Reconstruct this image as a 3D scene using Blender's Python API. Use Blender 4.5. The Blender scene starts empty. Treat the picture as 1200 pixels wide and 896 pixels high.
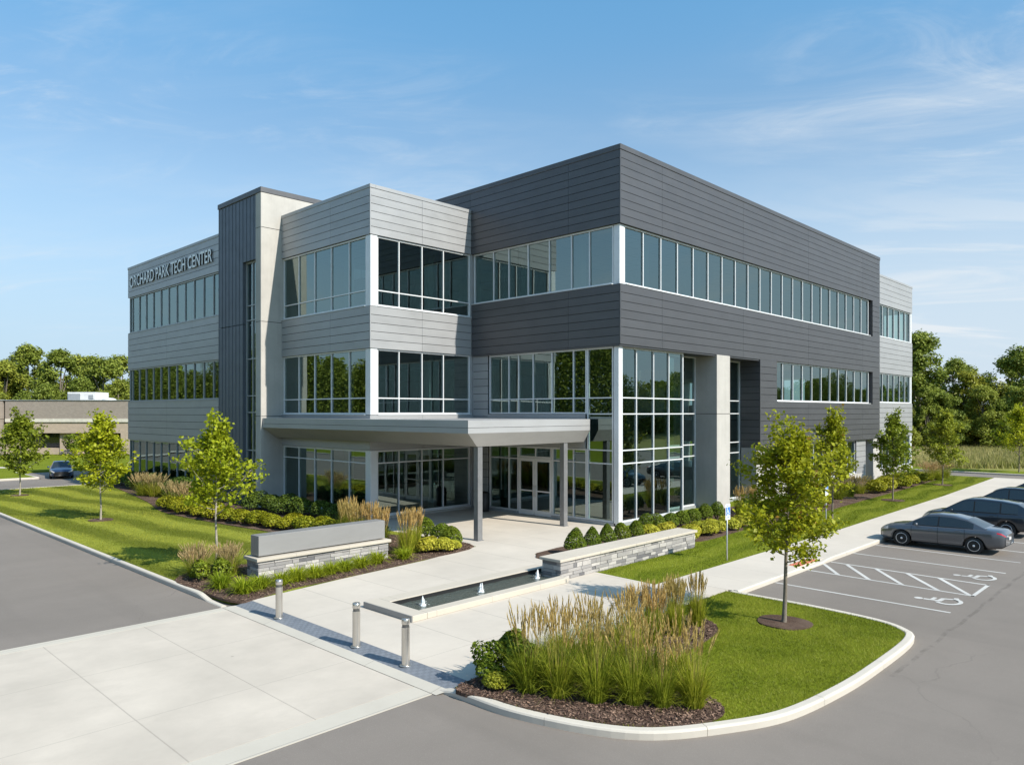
import bpy, bmesh, math, random
import numpy as np
from mathutils import Vector, Matrix

random.seed(7)
RNG = np.random.default_rng(11)
SC = bpy.context.scene
COL = SC.collection
R = math.radians
PI = math.pi

# ------------------------------------------------------------------ helpers
def tag(o, label=None, cat=None, group=None, kind=None):
    if label: o['label'] = label
    if cat: o['category'] = cat
    if group: o['group'] = group
    if kind: o['kind'] = kind
    return o

def thing(name, label, cat, loc=(0, 0, 0), rz=0.0, group=None):
    o = bpy.data.objects.new(name, None)
    o.empty_display_size = 0.3
    COL.objects.link(o)
    o.location = loc
    o.rotation_euler = (0, 0, rz)
    return tag(o, label, cat, group)

def kids(o):
    return [c for c in ALLKIDS.get(o, [])]

ALLKIDS = {}
def put(o, parent=None, world=False):
    """link o; world=True means its vertices are world coordinates under an unrotated root"""
    COL.objects.link(o)
    if parent is not None:
        o.parent = parent
        ALLKIDS.setdefault(parent, []).append(o)
        if world:
            o.location = -parent.location if parent.parent is None else Vector((0, 0, 0))
    return o

def copy_tree(o, parent=None):
    c = o.copy()
    COL.objects.link(c)
    if parent is not None:
        c.parent = parent
        ALLKIDS.setdefault(parent, []).append(c)
    for ch in kids(o):
        copy_tree(ch, c)
    return c

class MB:
    def __init__(s):
        s.v = []; s.f = []; s.m = []; s.t = []; s.sm = []
    def face(s, pts, m=0, t=0.5, smooth=False):
        i = len(s.v)
        s.v += [tuple(p) for p in pts]
        s.f.append(tuple(range(i, i + len(pts)))); s.m.append(m); s.t.append(t); s.sm.append(smooth)
    def mesh(s, V, F, m=0, t=0.5, smooth=False):
        i = len(s.v)
        s.v += [tuple(p) for p in V]
        for f in F:
            s.f.append(tuple(i + k for k in f)); s.m.append(m); s.t.append(t); s.sm.append(smooth)
    def box(s, x0, y0, z0, x1, y1, z1, m=0, t=0.5):
        if x0 > x1: x0, x1 = x1, x0
        if y0 > y1: y0, y1 = y1, y0
        if z0 > z1: z0, z1 = z1, z0
        V = [(x0, y0, z0), (x1, y0, z0), (x1, y1, z0), (x0, y1, z0), (x0, y0, z1), (x1, y0, z1), (x1, y1, z1), (x0, y1, z1)]
        F = [(0, 3, 2, 1), (4, 5, 6, 7), (0, 1, 5, 4), (1, 2, 6, 5), (2, 3, 7, 6), (3, 0, 4, 7)]
        s.mesh(V, F, m, t)
    def prism(s, poly, z0, z1, m=0, t=0.5):
        a = sum(poly[i][0] * poly[(i + 1) % len(poly)][1] - poly[(i + 1) % len(poly)][0] * poly[i][1] for i in range(len(poly)))
        if a < 0: poly = poly[::-1]
        n = len(poly)
        V = [(p[0], p[1], z0) for p in poly] + [(p[0], p[1], z1) for p in poly]
        F = [tuple(range(n - 1, -1, -1)), tuple(range(n, 2 * n))]
        for i in range(n):
            j = (i + 1) % n
            F.append((i, j, n + j, n + i))
        s.mesh(V, F, m, t)
    def lathe(s, prof, c=(0, 0, 0), n=24, m=0, axis='z', smooth=True, t=0.5):
        V = []; F = []
        for (r, z) in prof:
            for k in range(n):
                a = 2 * PI * k / n
                if axis == 'z': V.append((c[0] + r * math.cos(a), c[1] + r * math.sin(a), c[2] + z))
                elif axis == 'y': V.append((c[0] + r * math.cos(a), c[1] + z, c[2] - r * math.sin(a)))
                else: V.append((c[0] + z, c[1] + r * math.cos(a), c[2] + r * math.sin(a)))
        for i in range(len(prof) - 1):
            for k in range(n):
                q = (k + 1) % n
                F.append((i * n + k, i * n + q, (i + 1) * n + q, (i + 1) * n + k))
        s.mesh(V, F, m, t, smooth)
        if prof[0][0] > 1e-4: s.face([V[k] for k in range(n - 1, -1, -1)], m, t)
        if prof[-1][0] > 1e-4: s.face([V[(len(prof) - 1) * n + k] for k in range(n)], m, t)
    def tube(s, path, rad, n=7, m=0, t=0.5):
        P = [Vector(p) for p in path]
        V = []; F = []
        for i, p in enumerate(P):
            d = (P[min(i + 1, len(P) - 1)] - P[max(i - 1, 0)])
            d = d.normalized() if d.length > 1e-6 else Vector((0, 0, 1))
            a = d.cross(Vector((0.31, 0.95, 0.05)))
            if a.length < 1e-3: a = d.cross(Vector((1, 0, 0)))
            a.normalize(); b = d.cross(a)
            r = rad[i] if isinstance(rad, (list, tuple)) else rad
            for k in range(n):
                q = 2 * PI * k / n
                V.append(p + (a * math.cos(q) + b * math.sin(q)) * r)
        for i in range(len(P) - 1):
            for k in range(n):
                q = (k + 1) % n
                F.append((i * n + k, i * n + q, (i + 1) * n + q, (i + 1) * n + k))
        s.mesh(V, F, m, t, True)
        s.face([V[k] for k in range(n)], m, t)
        s.face([V[(len(P) - 1) * n + k] for k in range(n)], m, t)
    def build(s, name, mats, parent=None, world=False, bevel=0.0, seg=1):
        if not isinstance(mats, (list, tuple)): mats = [mats]
        me = bpy.data.meshes.new(name)
        me.from_pydata(s.v, [], s.f)
        for mt in mats: me.materials.append(mt)
        me.polygons.foreach_set('material_index', s.m)
        me.polygons.foreach_set('use_smooth', s.sm)
        at = me.attributes.new('tint', 'FLOAT', 'FACE')
        at.data.foreach_set('value', s.t)
        if bevel > 0:
            bm = bmesh.new(); bm.from_mesh(me)
            bmesh.ops.remove_doubles(bm, verts=bm.verts, dist=1e-5)
            bmesh.ops.recalc_face_normals(bm, faces=bm.faces)
            es = [e for e in bm.edges if len(e.link_faces) == 2 and e.calc_face_angle(0) > 0.5]
            bmesh.ops.bevel(bm, geom=es, offset=bevel, segments=seg, affect='EDGES', profile=0.6)
            bm.to_mesh(me); bm.free()
        me.update()
        o = bpy.data.objects.new(name, me)
        return put(o, parent, world)

def np_object(name, V, F, mat, parent=None, tint=None, world=False, smooth=False):
    V = np.asarray(V, np.float32); F = np.asarray(F, np.int32)
    me = bpy.data.meshes.new(name)
    n, k = F.shape
    me.vertices.add(len(V)); me.vertices.foreach_set('co', V.ravel())
    me.loops.add(n * k); me.loops.foreach_set('vertex_index', F.ravel())
    me.polygons.add(n); me.polygons.foreach_set('loop_start', np.arange(0, n * k, k, dtype=np.int32))
    try: me.polygons.foreach_set('loop_total', np.full(n, k, np.int32))
    except Exception: pass
    if smooth: me.polygons.foreach_set('use_smooth', np.ones(n, bool))
    me.update(calc_edges=True)
    if tint is not None:
        a = me.attributes.new('tint', 'FLOAT', 'FACE'); a.data.foreach_set('value', np.asarray(tint, np.float32))
    me.materials.append(mat)
    me.validate()
    return put(bpy.data.objects.new(name, me), parent, world)

def smooth_path(pts, n=6, closed=False):
    P = [Vector(p) for p in pts]; out = []; N = len(P)
    for i in range(N if closed else N - 1):
        p1, p2 = P[i], P[(i + 1) % N]
        p0 = P[i - 1] if (i > 0 or closed) else p1 * 2 - p2
        p3 = P[(i + 2) % N] if (i + 2 < N or closed) else p2 * 2 - p1
        for k in range(n):
            t = k / n
            out.append(0.5 * ((2 * p1) + (p2 - p0) * t + (2 * p0 - 5 * p1 + 4 * p2 - p3) * t * t + (3 * p1 - p0 - 3 * p2 + p3) * t ** 3))
    if not closed: out.append(P[-1])
    return out

def inside(poly, X, Y):
    c = np.zeros(len(X), bool); n = len(poly); j = n - 1
    for i in range(n):
        xi, yi = poly[i][0], poly[i][1]; xj, yj = poly[j][0], poly[j][1]
        k = ((yi > Y) != (yj > Y)) & (X < (xj - xi) * (Y - yi) / ((yj - yi) or 1e-9) + xi)
        c ^= k; j = i
    return c

# ------------------------------------------------------------------ materials
class NT:
    def __init__(s, name):
        s.m = bpy.data.materials.new(name); s.m.use_nodes = True
        s.n = s.m.node_tree.nodes; s.l = s.m.node_tree.links
        s.n.clear(); s.out = s.n.new('ShaderNodeOutputMaterial')
    def N(s, typ, **kw):
        x = s.n.new('ShaderNode' + typ)
        for k, v in kw.items():
            if k[0] == 'i' and k[1:].isdigit(): x.inputs[int(k[1:])].default_value = v
            elif k in x.inputs: x.inputs[k].default_value = v
            else: setattr(x, k, v)
        return x
    def L(s, a, b): s.l.new(a, b)
    def math(s, op, a, b=None, clamp=False):
        x = s.N('Math', operation=op); x.use_clamp = clamp
        for i, q in enumerate((a, b)):
            if q is None: continue
            if isinstance(q, (int, float)): x.inputs[i].default_value = q
            else: s.L(q, x.inputs[i])
        return x.outputs[0]
    def mix(s, f, a, b):
        x = s.N('Mix', data_type='RGBA')
        for i, q in ((0, f), (6, a), (7, b)):
            if isinstance(q, (int, float)): x.inputs[i].default_value = q
            elif isinstance(q, tuple): x.inputs[i].default_value = q if len(q) == 4 else (*q, 1)
            else: s.L(q, x.inputs[i])
        return x.outputs[2]
    def coord(s):
        return s.N('NewGeometry').outputs['Position']
    def noise(s, scale, detail=4, rough=0.55, co=None, sx=None):
        x = s.N('TexNoise', Scale=scale, Detail=detail, Roughness=rough)
        co = co or s.N('TexCoord').outputs['Object']
        if sx:
            mp = s.N('Mapping'); mp.inputs['Scale'].default_value = sx
            s.L(co, mp.inputs[0]); co = mp.outputs[0]
        s.L(co, x.inputs['Vector']); return x.outputs[0]
    def ramp(s, f, lo, hi):
        x = s.N('MapRange', i1=lo, i2=hi); s.L(f, x.inputs[0]); return x.outputs[0]
    def bsdf(s, col, rough=0.6, metal=0.0, spec=0.5, bump=None, bstr=0.3, bdist=0.01, coat=0.0):
        b = s.N('BsdfPrincipled')
        for k, q in (('Base Color', col), ('Roughness', rough), ('Metallic', metal), ('Specular IOR Level', spec), ('Coat Weight', coat)):
            if isinstance(q, (int, float)): b.inputs[k].default_value = q
            elif isinstance(q, tuple): b.inputs[k].default_value = (*q, 1) if len(q) == 3 else q
            else: s.L(q, b.inputs[k])
        if bump is not None:
            bp = s.N('Bump', Strength=bstr, Distance=bdist); s.L(bump, bp.inputs['Height']); s.L(bp.outputs[0], b.inputs['Normal'])
        return b
    def done(s, sh):
        s.L(sh.outputs[0] if hasattr(sh, 'outputs') else sh, s.out.inputs[0]); return s.m
    def tint(s):
        a = s.N('Attribute', attribute_name='tint'); return a.outputs['Fac']

def simple(name, c, rough=0.5, metal=0.0, spec=0.5, var=0.12, scale=3.0, bump=0.0, bscale=60, coat=0.0):
    t = NT(name)
    a = tuple(x * (1 - var) for x in c); b = tuple(min(1, x * (1 + var)) for x in c)
    col = t.mix(t.ramp(t.noise(scale, 5, 0.6), 0.3, 0.7), a, b)
    bp = t.noise(bscale, 3) if bump else None
    return t.done(t.bsdf(col, rough, metal, spec, bp, bump, 0.01, coat))

def metal_panel(name, c, rough=0.42, metal=0.25):
    t = NT(name)
    tt = t.tint()
    v = t.math('MULTIPLY_ADD', tt, 0.12); v.node.inputs[2].default_value = 0.94
    n = t.noise(0.6, 4, 0.6, sx=(1, 1, 3))
    col = t.mix(t.ramp(n, 0.25, 0.75), tuple(x * 0.92 for x in c), tuple(x * 1.08 for x in c))
    hv = t.N('HueSaturation'); t.L(v, hv.inputs['Value']); t.L(col, hv.inputs['Color'])
    oil = t.noise(0.9, 2, 0.5, sx=(1, 1, 2.2))
    rr = t.ramp(t.noise(2.0, 3), 0.2, 0.8); rr.node.inputs[3].default_value = rough - 0.05; rr.node.inputs[4].default_value = rough + 0.06
    return t.done(t.bsdf(hv.outputs[0], rr, metal, 0.5, oil, 0.25, 0.02))

def concrete_wall(name, c):
    t = NT(name)
    big = t.noise(0.5, 6, 0.65); fine = t.noise(5, 6, 0.7); streak = t.noise(1.6, 5, 0.7, sx=(3, 3, 0.22))
    col = t.mix(t.ramp(big, 0.3, 0.72), tuple(x * 0.84 for x in c), tuple(x * 1.1 for x in c))
    col = t.mix(t.math('MULTIPLY', t.ramp(streak, 0.52, 0.8), 0.35), col, tuple(x * 0.62 for x in c))
    col = t.mix(t.math('MULTIPLY', t.ramp(fine, 0.55, 0.8), 0.3), col, tuple(x * 0.7 for x in c))
    return t.done(t.bsdf(col, 0.8, 0, 0.3, fine, 0.25, 0.01))

def paving(name, c, joints, stain=0.2, jcol=0.5):
    """joints: list of (axis, period, offset, halfwidth)"""
    t = NT(name); co = t.coord()
    sep = t.N('SeparateXYZ'); t.L(co, sep.inputs[0])
    big = t.noise(0.35, 6, 0.62, co); med = t.noise(1.8, 6, 0.65, co, (1, 0.5, 1)); fine = t.noise(30, 4, 0.7, co)
    col = t.mix(t.ramp(big, 0.3, 0.7), tuple(x * (1 - stain * 0.6) for x in c), tuple(x * 1.05 for x in c))
    col = t.mix(t.math('MULTIPLY', t.ramp(med, 0.5, 0.78), stain), col, tuple(x * 0.72 for x in c))
    col = t.mix(t.math('MULTIPLY', t.ramp(fine, 0.5, 0.75), 0.18), col, tuple(x * 0.8 for x in c))
    spots = t.N('TexVoronoi', Scale=0.9); t.L(co, spots.inputs['Vector'])
    col = t.mix(t.math('MULTIPLY', t.math('LESS_THAN', spots.outputs[0], 0.035), 0.5), col, tuple(x * 0.45 for x in c))
    line = None
    for ax, per, off, hw in joints:
        w = t.noise(0.8, 2, 0.5, co); wob = t.math('MULTIPLY', t.math('SUBTRACT', w, 0.5), 0.012)
        q = t.math('ADD', t.math('SUBTRACT', sep.outputs[ax], off), wob)
        q = t.math('ABSOLUTE', t.math('SUBTRACT', t.math('FRACT', t.math('ADD', t.math('DIVIDE', q, per), 0.5)), 0.5))
        q = t.math('LESS_THAN', q, hw / per)
        line = q if line is None else t.math('MAXIMUM', line, q)
    if line is not None:
        col = t.mix(t.math('MULTIPLY', line, jcol), col, tuple(x * 0.3 for x in c))
    return t.done(t.bsdf(col, 0.82, 0, 0.3, fine, 0.2, 0.006))

def asphalt_mat():
    t = NT('asphalt'); co = t.coord(); c = (0.208, 0.183, 0.162)
    sep = t.N('SeparateXYZ'); t.L(co, sep.inputs[0])
    big = t.noise(0.16, 7, 0.62, co, (1, 0.45, 1)); med = t.noise(1.1, 6, 0.7, co); fine = t.noise(70, 3, 0.8, co)
    col = t.mix(t.ramp(big, 0.3, 0.7), tuple(x * 0.80 for x in c), tuple(x * 1.12 for x in c))
    trk = t.noise(0.5, 5, 0.6, co, (0.12, 1.6, 1))
    col = t.mix(t.math('MULTIPLY', t.ramp(trk, 0.50, 0.75), 0.42), col, tuple(x * 0.68 for x in c))
    col = t.mix(t.math('MULTIPLY', t.ramp(med, 0.5, 0.8), 0.30), col, tuple(x * 0.7 for x in c))
    col = t.mix(t.math('MULTIPLY', t.ramp(fine, 0.35, 0.75), 0.5), col, tuple(x * 0.72 for x in c))
    light = t.noise(95, 2, 0.5, co)
    col = t.mix(t.math('MULTIPLY', t.ramp(light, 0.62, 0.72), 0.35), col, (0.40, 0.38, 0.355))
    # oil stains and the tarred seam down the aisle
    st = t.N('TexVoronoi', Scale=0.28); t.L(co, st.inputs['Vector'])
    col = t.mix(t.math('MULTIPLY', t.math('LESS_THAN', st.outputs[0], 0.016), 0.55), col, tuple(x * 0.35 for x in c))
    wob = t.math('MULTIPLY', t.math('SUBTRACT', t.noise(0.9, 3, 0.6, co), 0.5), 0.22)
    d = t.math('ABSOLUTE', t.math('ADD', t.math('ADD', sep.outputs[0], 4.75), wob))
    seam = t.math('MULTIPLY', t.math('LESS_THAN', d, 0.045), t.ramp(t.noise(3, 3, 0.6, co), 0.35, 0.6))
    seam = t.math('MULTIPLY', seam, t.math('GREATER_THAN', sep.outputs[1], 15.5))
    col = t.mix(t.math('MULTIPLY', seam, 0.5), col, tuple(x * 0.45 for x in c))
    vor = t.N('TexVoronoi', feature='DISTANCE_TO_EDGE', Scale=0.085)
    wv = t.N('VectorMath', operation='ADD'); nz = t.N('TexNoise', Scale=0.9, Detail=6.0); t.L(co, nz.inputs['Vector'])
    t.L(co, wv.inputs[0]); t.L(nz.outputs[1], wv.inputs[1]); t.L(wv.outputs[0], vor.inputs['Vector'])
    crack = t.math('MULTIPLY', t.math('LESS_THAN', vor.outputs[0], 0.0011), t.ramp(big, 0.45, 0.6))
    col = t.mix(t.math('MULTIPLY', crack, 0.45), col, tuple(x * 0.4 for x in c))
    return t.done(t.bsdf(col, 0.85, 0, 0.25, fine, 0.45, 0.01))

def lawn_mat(name, a, b, stripes=None):
    t = NT(name); co = t.coord()
    sep = t.N('SeparateXYZ'); t.L(co, sep.inputs[0])
    n1 = t.noise(0.45, 6, 0.65, co); n2 = t.noise(9, 5, 0.8, co); n3 = t.noise(60, 3, 0.8, co)
    col = t.mix(t.ramp(n1, 0.3, 0.7), a, b)
    col = t.mix(t.math('MULTIPLY', t.ramp(n2, 0.4, 0.75), 0.45), col, tuple(x * 0.5 for x in a))
    col = t.mix(t.math('MULTIPLY', t.ramp(n3, 0.4, 0.7), 0.45), col, tuple(x * 1.5 for x in b))
    if stripes:
        dx, dy, per = stripes
        q = t.math('ADD', t.math('MULTIPLY', sep.outputs[0], dx), t.math('MULTIPLY', sep.outputs[1], dy))
        q = t.math('ADD', q, t.math('MULTIPLY', t.noise(0.25, 3, 0.5, co), 0.35))
        q = t.math('SINE', t.math('MULTIPLY', q, 2 * PI / per))
        q = t.ramp(q, -0.5, 0.5)
        col = t.mix(t.math('MULTIPLY', q, 0.62), col, tuple(x * 0.5 for x in a))
    return t.done(t.bsdf(col, 0.9, 0, 0.1, n3, 0.6, 0.03))

def leaf_mat(name, dark, light, trans=0.35, rough=0.5, extra=None):
    t = NT(name); tt = t.tint()
    col = t.mix(tt, dark, light)
    if extra:
        col = t.mix(t.math('GREATER_THAN', tt, 0.955), col, extra)
    oi = t.N('ObjectInfo')
    hv = t.N('HueSaturation'); t.L(col, hv.inputs['Color'])
    v = t.math('MULTIPLY_ADD', oi.outputs['Random'], 0.22); v.node.inputs[2].default_value = 0.9; t.L(v, hv.inputs['Value'])
    h = t.math('MULTIPLY_ADD', oi.outputs['Random'], -0.02); h.node.inputs[2].default_value = 0.51; t.L(h, hv.inputs['Hue'])
    b = t.bsdf(hv.outputs[0], rough, 0, 0.18)
    tr = t.N('BsdfTranslucent'); t.L(hv.outputs[0], tr.inputs[0])
    mx = t.N('MixShader', i0=trans); t.L(b.outputs[0], mx.inputs[1]); t.L(tr.outputs[0], mx.inputs[2])
    return t.done(mx)

def mulch_mat():
    t = NT('mulch'); co = t.coord()
    v = t.N('TexVoronoi', Scale=26.0); t.L(co, v.inputs['Vector'])
    n = t.noise(40, 4, 0.7, co, (1, 2.2, 1)); big = t.noise(1.2, 4, 0.6, co)
    col = t.mix(v.outputs[1], (0.105, 0.068, 0.05), (0.21, 0.145, 0.11))
    col = t.mix(t.ramp(n, 0.4, 0.65), (0.05, 0.03, 0.024), col)
    col = t.mix(t.math('MULTIPLY', t.ramp(big, 0.45, 0.7), 0.5), col, (0.22, 0.16, 0.125))
    return t.done(t.bsdf(col, 0.95, 0, 0.1, n, 0.9, 0.04))

def stone_mat():
    t = NT('ledgestone'); tt = t.tint()
    n = t.noise(7, 6, 0.7, None, (1, 1, 2.5)); f = t.noise(30, 4, 0.7)
    col = t.mix(tt, (0.12, 0.118, 0.125), (0.47, 0.445, 0.42))
    col = t.mix(t.math('MULTIPLY', t.ramp(n, 0.45, 0.75), 0.5), col, (0.23, 0.225, 0.23))
    return t.done(t.bsdf(col, 0.85, 0, 0.3, f, 0.6, 0.02))

def glass_mat(name, tcol=(0.33, 0.50, 0.46), ior=2.8, rcol=(0.82, 1.0, 0.965)):
    t = NT(name)
    fr = t.N('Fresnel', IOR=ior)
    tr = t.N('BsdfTransparent'); tr.inputs[0].default_value = (*tcol, 1)
    gl = t.N('BsdfGlossy', Roughness=0.004); gl.inputs[0].default_value = (*rcol, 1)
    wav = t.noise(0.55, 2, 0.5, t.coord())
    bp = t.N('Bump', Strength=0.11, Distance=0.02); t.L(wav, bp.inputs['Height']); t.L(bp.outputs[0], gl.inputs['Normal'])
    mx = t.N('MixShader'); t.L(fr.outputs[0], mx.inputs[0]); t.L(tr.outputs[0], mx.inputs[1]); t.L(gl.outputs[0], mx.inputs[2])
    return t.done(mx)

def water_mat():
    t = NT('fountain_water'); co = t.coord()
    n = t.noise(9, 4, 0.6, co)
    return t.done(t.bsdf((0.07, 0.085, 0.074), 0.09, 0, 0.9, n, 0.9, 0.04))

M = {}
M['dark_panel'] = metal_panel('charcoal_metal_panel', (0.104, 0.105, 0.113), 0.46, 0.5)
M['seam_panel'] = metal_panel('slate_standing_seam', (0.105, 0.122, 0.15), 0.5, 0.3)
M['grey_panel'] = metal_panel('silver_grey_metal_panel', (0.345, 0.35, 0.36))
M['canopy_metal'] = metal_panel('canopy_metal', (0.37, 0.372, 0.38), 0.4, 0.2)
M['gap'] = simple('joint_shadow_backing', (0.012, 0.012, 0.013), 0.9)
M['alu'] = simple('white_aluminium', (0.66, 0.68, 0.70), 0.38, 0.15, 0.5, 0.04)
M['alu_dim'] = simple('grey_aluminium', (0.36, 0.38, 0.40), 0.4, 0.3, 0.5, 0.05)
M['soffit'] = metal_panel('soffit_metal', (0.34, 0.33, 0.32), 0.45, 0.15)
M['concrete'] = concrete_wall('cast_concrete', (0.43, 0.415, 0.39))
M['glass'] = glass_mat('tinted_glass')
M['inner_wall'] = simple('interior_paint', (0.55, 0.6, 0.58), 0.8)
M['ceiling'] = paving('ceiling_tiles', (0.68, 0.72, 0.7), [(0, 1.2, 0, 0.02), (1, 1.2, 0, 0.02)], 0.05)
M['inner_floor'] = simple('interior_floor', (0.16, 0.16, 0.155), 0.35)
M['letters'] = simple('brushed_sign_letters', (0.86, 0.87, 0.89), 0.45, 0.0)
M['roof'] = simple('roof_membrane', (0.4, 0.4, 0.39), 0.9)
M['plaza'] = paving('plaza_concrete', (0.515, 0.466, 0.405), [(1, 1.83, 11.0, 0.012), (0, 4.4, -16.2, 0.007)], 0.24, 0.42)
M['apron'] = paving('apron_concrete', (0.515, 0.462, 0.398), [(1, 2.1, 6.62, 0.012), (0, 2.9, -16.0, 0.007)], 0.36, 0.36)
M['walk'] = paving('sidewalk_concrete', (0.515, 0.468, 0.41), [(1, 1.6, 19.0, 0.008)], 0.15, 0.35)
M['kerb'] = paving('kerb_concrete', (0.53, 0.49, 0.43), [], 0.22)
M['band'] = paving('beige_band', (0.48, 0.445, 0.385), [(0, 2.1, 0, 0.008)], 0.15)
M['asphalt'] = asphalt_mat()
M['paint'] = paving('road_paint', (0.55, 0.545, 0.525), [], 0.55)
M['lawn'] = lawn_mat('mown_lawn', (0.135, 0.165, 0.016), (0.24, 0.26, 0.04), (-0.1, 1.0, 2.2))
M['lawn_plain'] = lawn_mat('plain_lawn', (0.09, 0.125, 0.006), (0.16, 0.19, 0.012))
M['field'] = lawn_mat('rough_field', (0.13, 0.15, 0.025), (0.26, 0.24, 0.08))
M['mulch'] = mulch_mat()
M['stone'] = stone_mat()
M['stone_cap'] = paving('limestone_cap', (0.475, 0.43, 0.365), [(1, 1.9, 0.4, 0.006)], 0.15)
M['sign_metal'] = metal_panel('sign_cabinet_metal', (0.25, 0.247, 0.245), 0.45, 0.2)
M['steel'] = simple('brushed_steel', (0.55, 0.52, 0.48), 0.28, 0.85, 0.5, 0.06)
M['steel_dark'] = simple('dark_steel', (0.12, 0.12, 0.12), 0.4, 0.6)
M['post_grey'] = simple('painted_steel_column', (0.20, 0.20, 0.205), 0.42, 0.3)
M['water'] = water_mat()
M['black'] = simple('black_plastic', (0.012, 0.012, 0.013), 0.5)
M['rubber'] = simple('tyre_rubber', (0.018, 0.018, 0.018), 0.85)
M['blue_sign'] = simple('blue_sign_paint', (0.03, 0.16, 0.48), 0.5)
M['white_sign'] = simple('white_sign_face', (0.75, 0.76, 0.76), 0.5, var=0.03)
M['bark'] = simple('bark', (0.17, 0.145, 0.115), 0.9, bump=0.6, bscale=25, var=0.3, scale=8)
M['bark_pale'] = simple('pale_young_bark', (0.30, 0.27, 0.22), 0.85, bump=0.5, bscale=30, var=0.25, scale=9)
M['leaf_young'] = leaf_mat('young_maple_leaf', (0.16, 0.19, 0.008), (0.40, 0.42, 0.024), 0.4, 0.45, (0.33, 0.20, 0.03))
M['leaf_bright'] = leaf_mat('bright_young_leaf', (0.22, 0.265, 0.008), (0.48, 0.50, 0.03), 0.42)
M['leaf_mid'] = leaf_mat('mid_young_leaf', (0.14, 0.185, 0.014), (0.31, 0.35, 0.036), 0.38)
M['leaf_wood'] = leaf_mat('woodland_leaf', (0.125, 0.16, 0.018), (0.30, 0.345, 0.06), 0.3)
M['leaf_wood_b'] = leaf_mat('woodland_leaf_light', (0.15, 0.175, 0.016), (0.34, 0.36, 0.055), 0.3)
M['leaf_box'] = leaf_mat('boxwood_leaf', (0.065, 0.105, 0.006), (0.19, 0.24, 0.02), 0.3)
M['leaf_lime'] = leaf_mat('lime_shrub_leaf', (0.25, 0.255, 0.02), (0.55, 0.52, 0.06), 0.35)
M['leaf_low'] = leaf_mat('low_shrub_leaf', (0.17, 0.185, 0.008), (0.38, 0.37, 0.025), 0.35)
M['leaf_dark'] = leaf_mat('dark_shrub_leaf', (0.04, 0.07, 0.010), (0.11, 0.16, 0.02), 0.25)
M['lily'] = leaf_mat('daylily_leaf', (0.16, 0.215, 0.008), (0.38, 0.44, 0.03), 0.4)
M['reed'] = leaf_mat('reed_blade', (0.15, 0.19, 0.010), (0.42, 0.44, 0.05), 0.35)
M['plume'] = leaf_mat('reed_plume', (0.40, 0.285, 0.085), (0.68, 0.52, 0.22), 0.4)
M['fountain_plume'] = leaf_mat('fountain_grass_plume', (0.38, 0.285, 0.13), (0.62, 0.49, 0.26), 0.4)
M['blade'] = leaf_mat('lawn_blade', (0.105, 0.14, 0.010), (0.31, 0.33, 0.045), 0.35)
M['hay'] = leaf_mat('tall_field_grass', (0.14, 0.17, 0.025), (0.48, 0.42, 0.19), 0.3)
M['chip'] = leaf_mat('mulch_chip', (0.05, 0.03, 0.024), (0.26, 0.175, 0.125), 0.0, 0.9)
def tactile_mat():
    t = NT('tactile_pavers'); co = t.coord()
    b = t.N('TexChecker', Scale=11.0); t.L(co, b.inputs[0])
    n = t.noise(3, 5, 0.6, co)
    col = t.mix(t.ramp(n, 0.3, 0.7), (0.155, 0.172, 0.20), (0.21, 0.228, 0.255))
    col = t.mix(t.math('MULTIPLY', b.outputs[1], 0.35), col, (0.11, 0.122, 0.142))
    return t.done(t.bsdf(col, 0.6, 0.1, 0.4, b.outputs[1], 0.5, 0.01))
M['tactile'] = tactile_mat()
M['orange'] = simple('orange_tactile', (0.52, 0.16, 0.09), 0.75, var=0.15, scale=6)
def car_paint(name, c):
    t = NT(name); return t.done(t.bsdf(c, 0.28, 0.55, 0.5, None, 0, 0, 1.0))
M['car_glass'] = simple('car_glass', (0.02, 0.026, 0.028), 0.03, 0, 1.0, 0.0)
M['headlamp'] = simple('headlamp_lens', (0.55, 0.52, 0.5), 0.12, 0.3, 0.8, 0.1)
M['tail'] = simple('tail_lamp_lens', (0.42, 0.01, 0.02), 0.15, 0, 0.7, 0.1)
M['rim'] = simple('alloy_rim', (0.9, 0.9, 0.92), 0.38, 0.5)
M['plate'] = simple('licence_plate', (0.6, 0.6, 0.6), 0.5)
def brick_like(name, c1, c2, sc):
    t = NT(name); b = t.N('TexBrick', Scale=sc); b.inputs['Color1'].default_value = (*c1, 1); b.inputs['Color2'].default_value = (*c2, 1)
    b.inputs['Mortar'].default_value = (*[x * 0.7 for x in c1], 1); b.inputs['Mortar Size'].default_value = 0.012
    co = t.N('TexCoord').outputs['Object']; mp = t.N('Mapping'); mp.inputs['Rotation'].default_value = (PI / 2, 0, 0); t.L(co, mp.inputs[0]); t.L(mp.outputs[0], b.inputs[0])
    return t.done(t.bsdf(b.outputs[0], 0.9, 0, 0.2))
M['tan_brick'] = brick_like('tan_brick', (0.44, 0.355, 0.285), (0.38, 0.31, 0.25), 1.6)
M['brown_brick'] = brick_like('brown_parapet_brick', (0.30, 0.26, 0.23), (0.26, 0.225, 0.20), 1.8)
M['pale_band'] = simple('pale_fascia', (0.55, 0.52, 0.46), 0.7)
M['hvac'] = simple('white_hvac', (0.62, 0.63, 0.64), 0.5)

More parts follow.
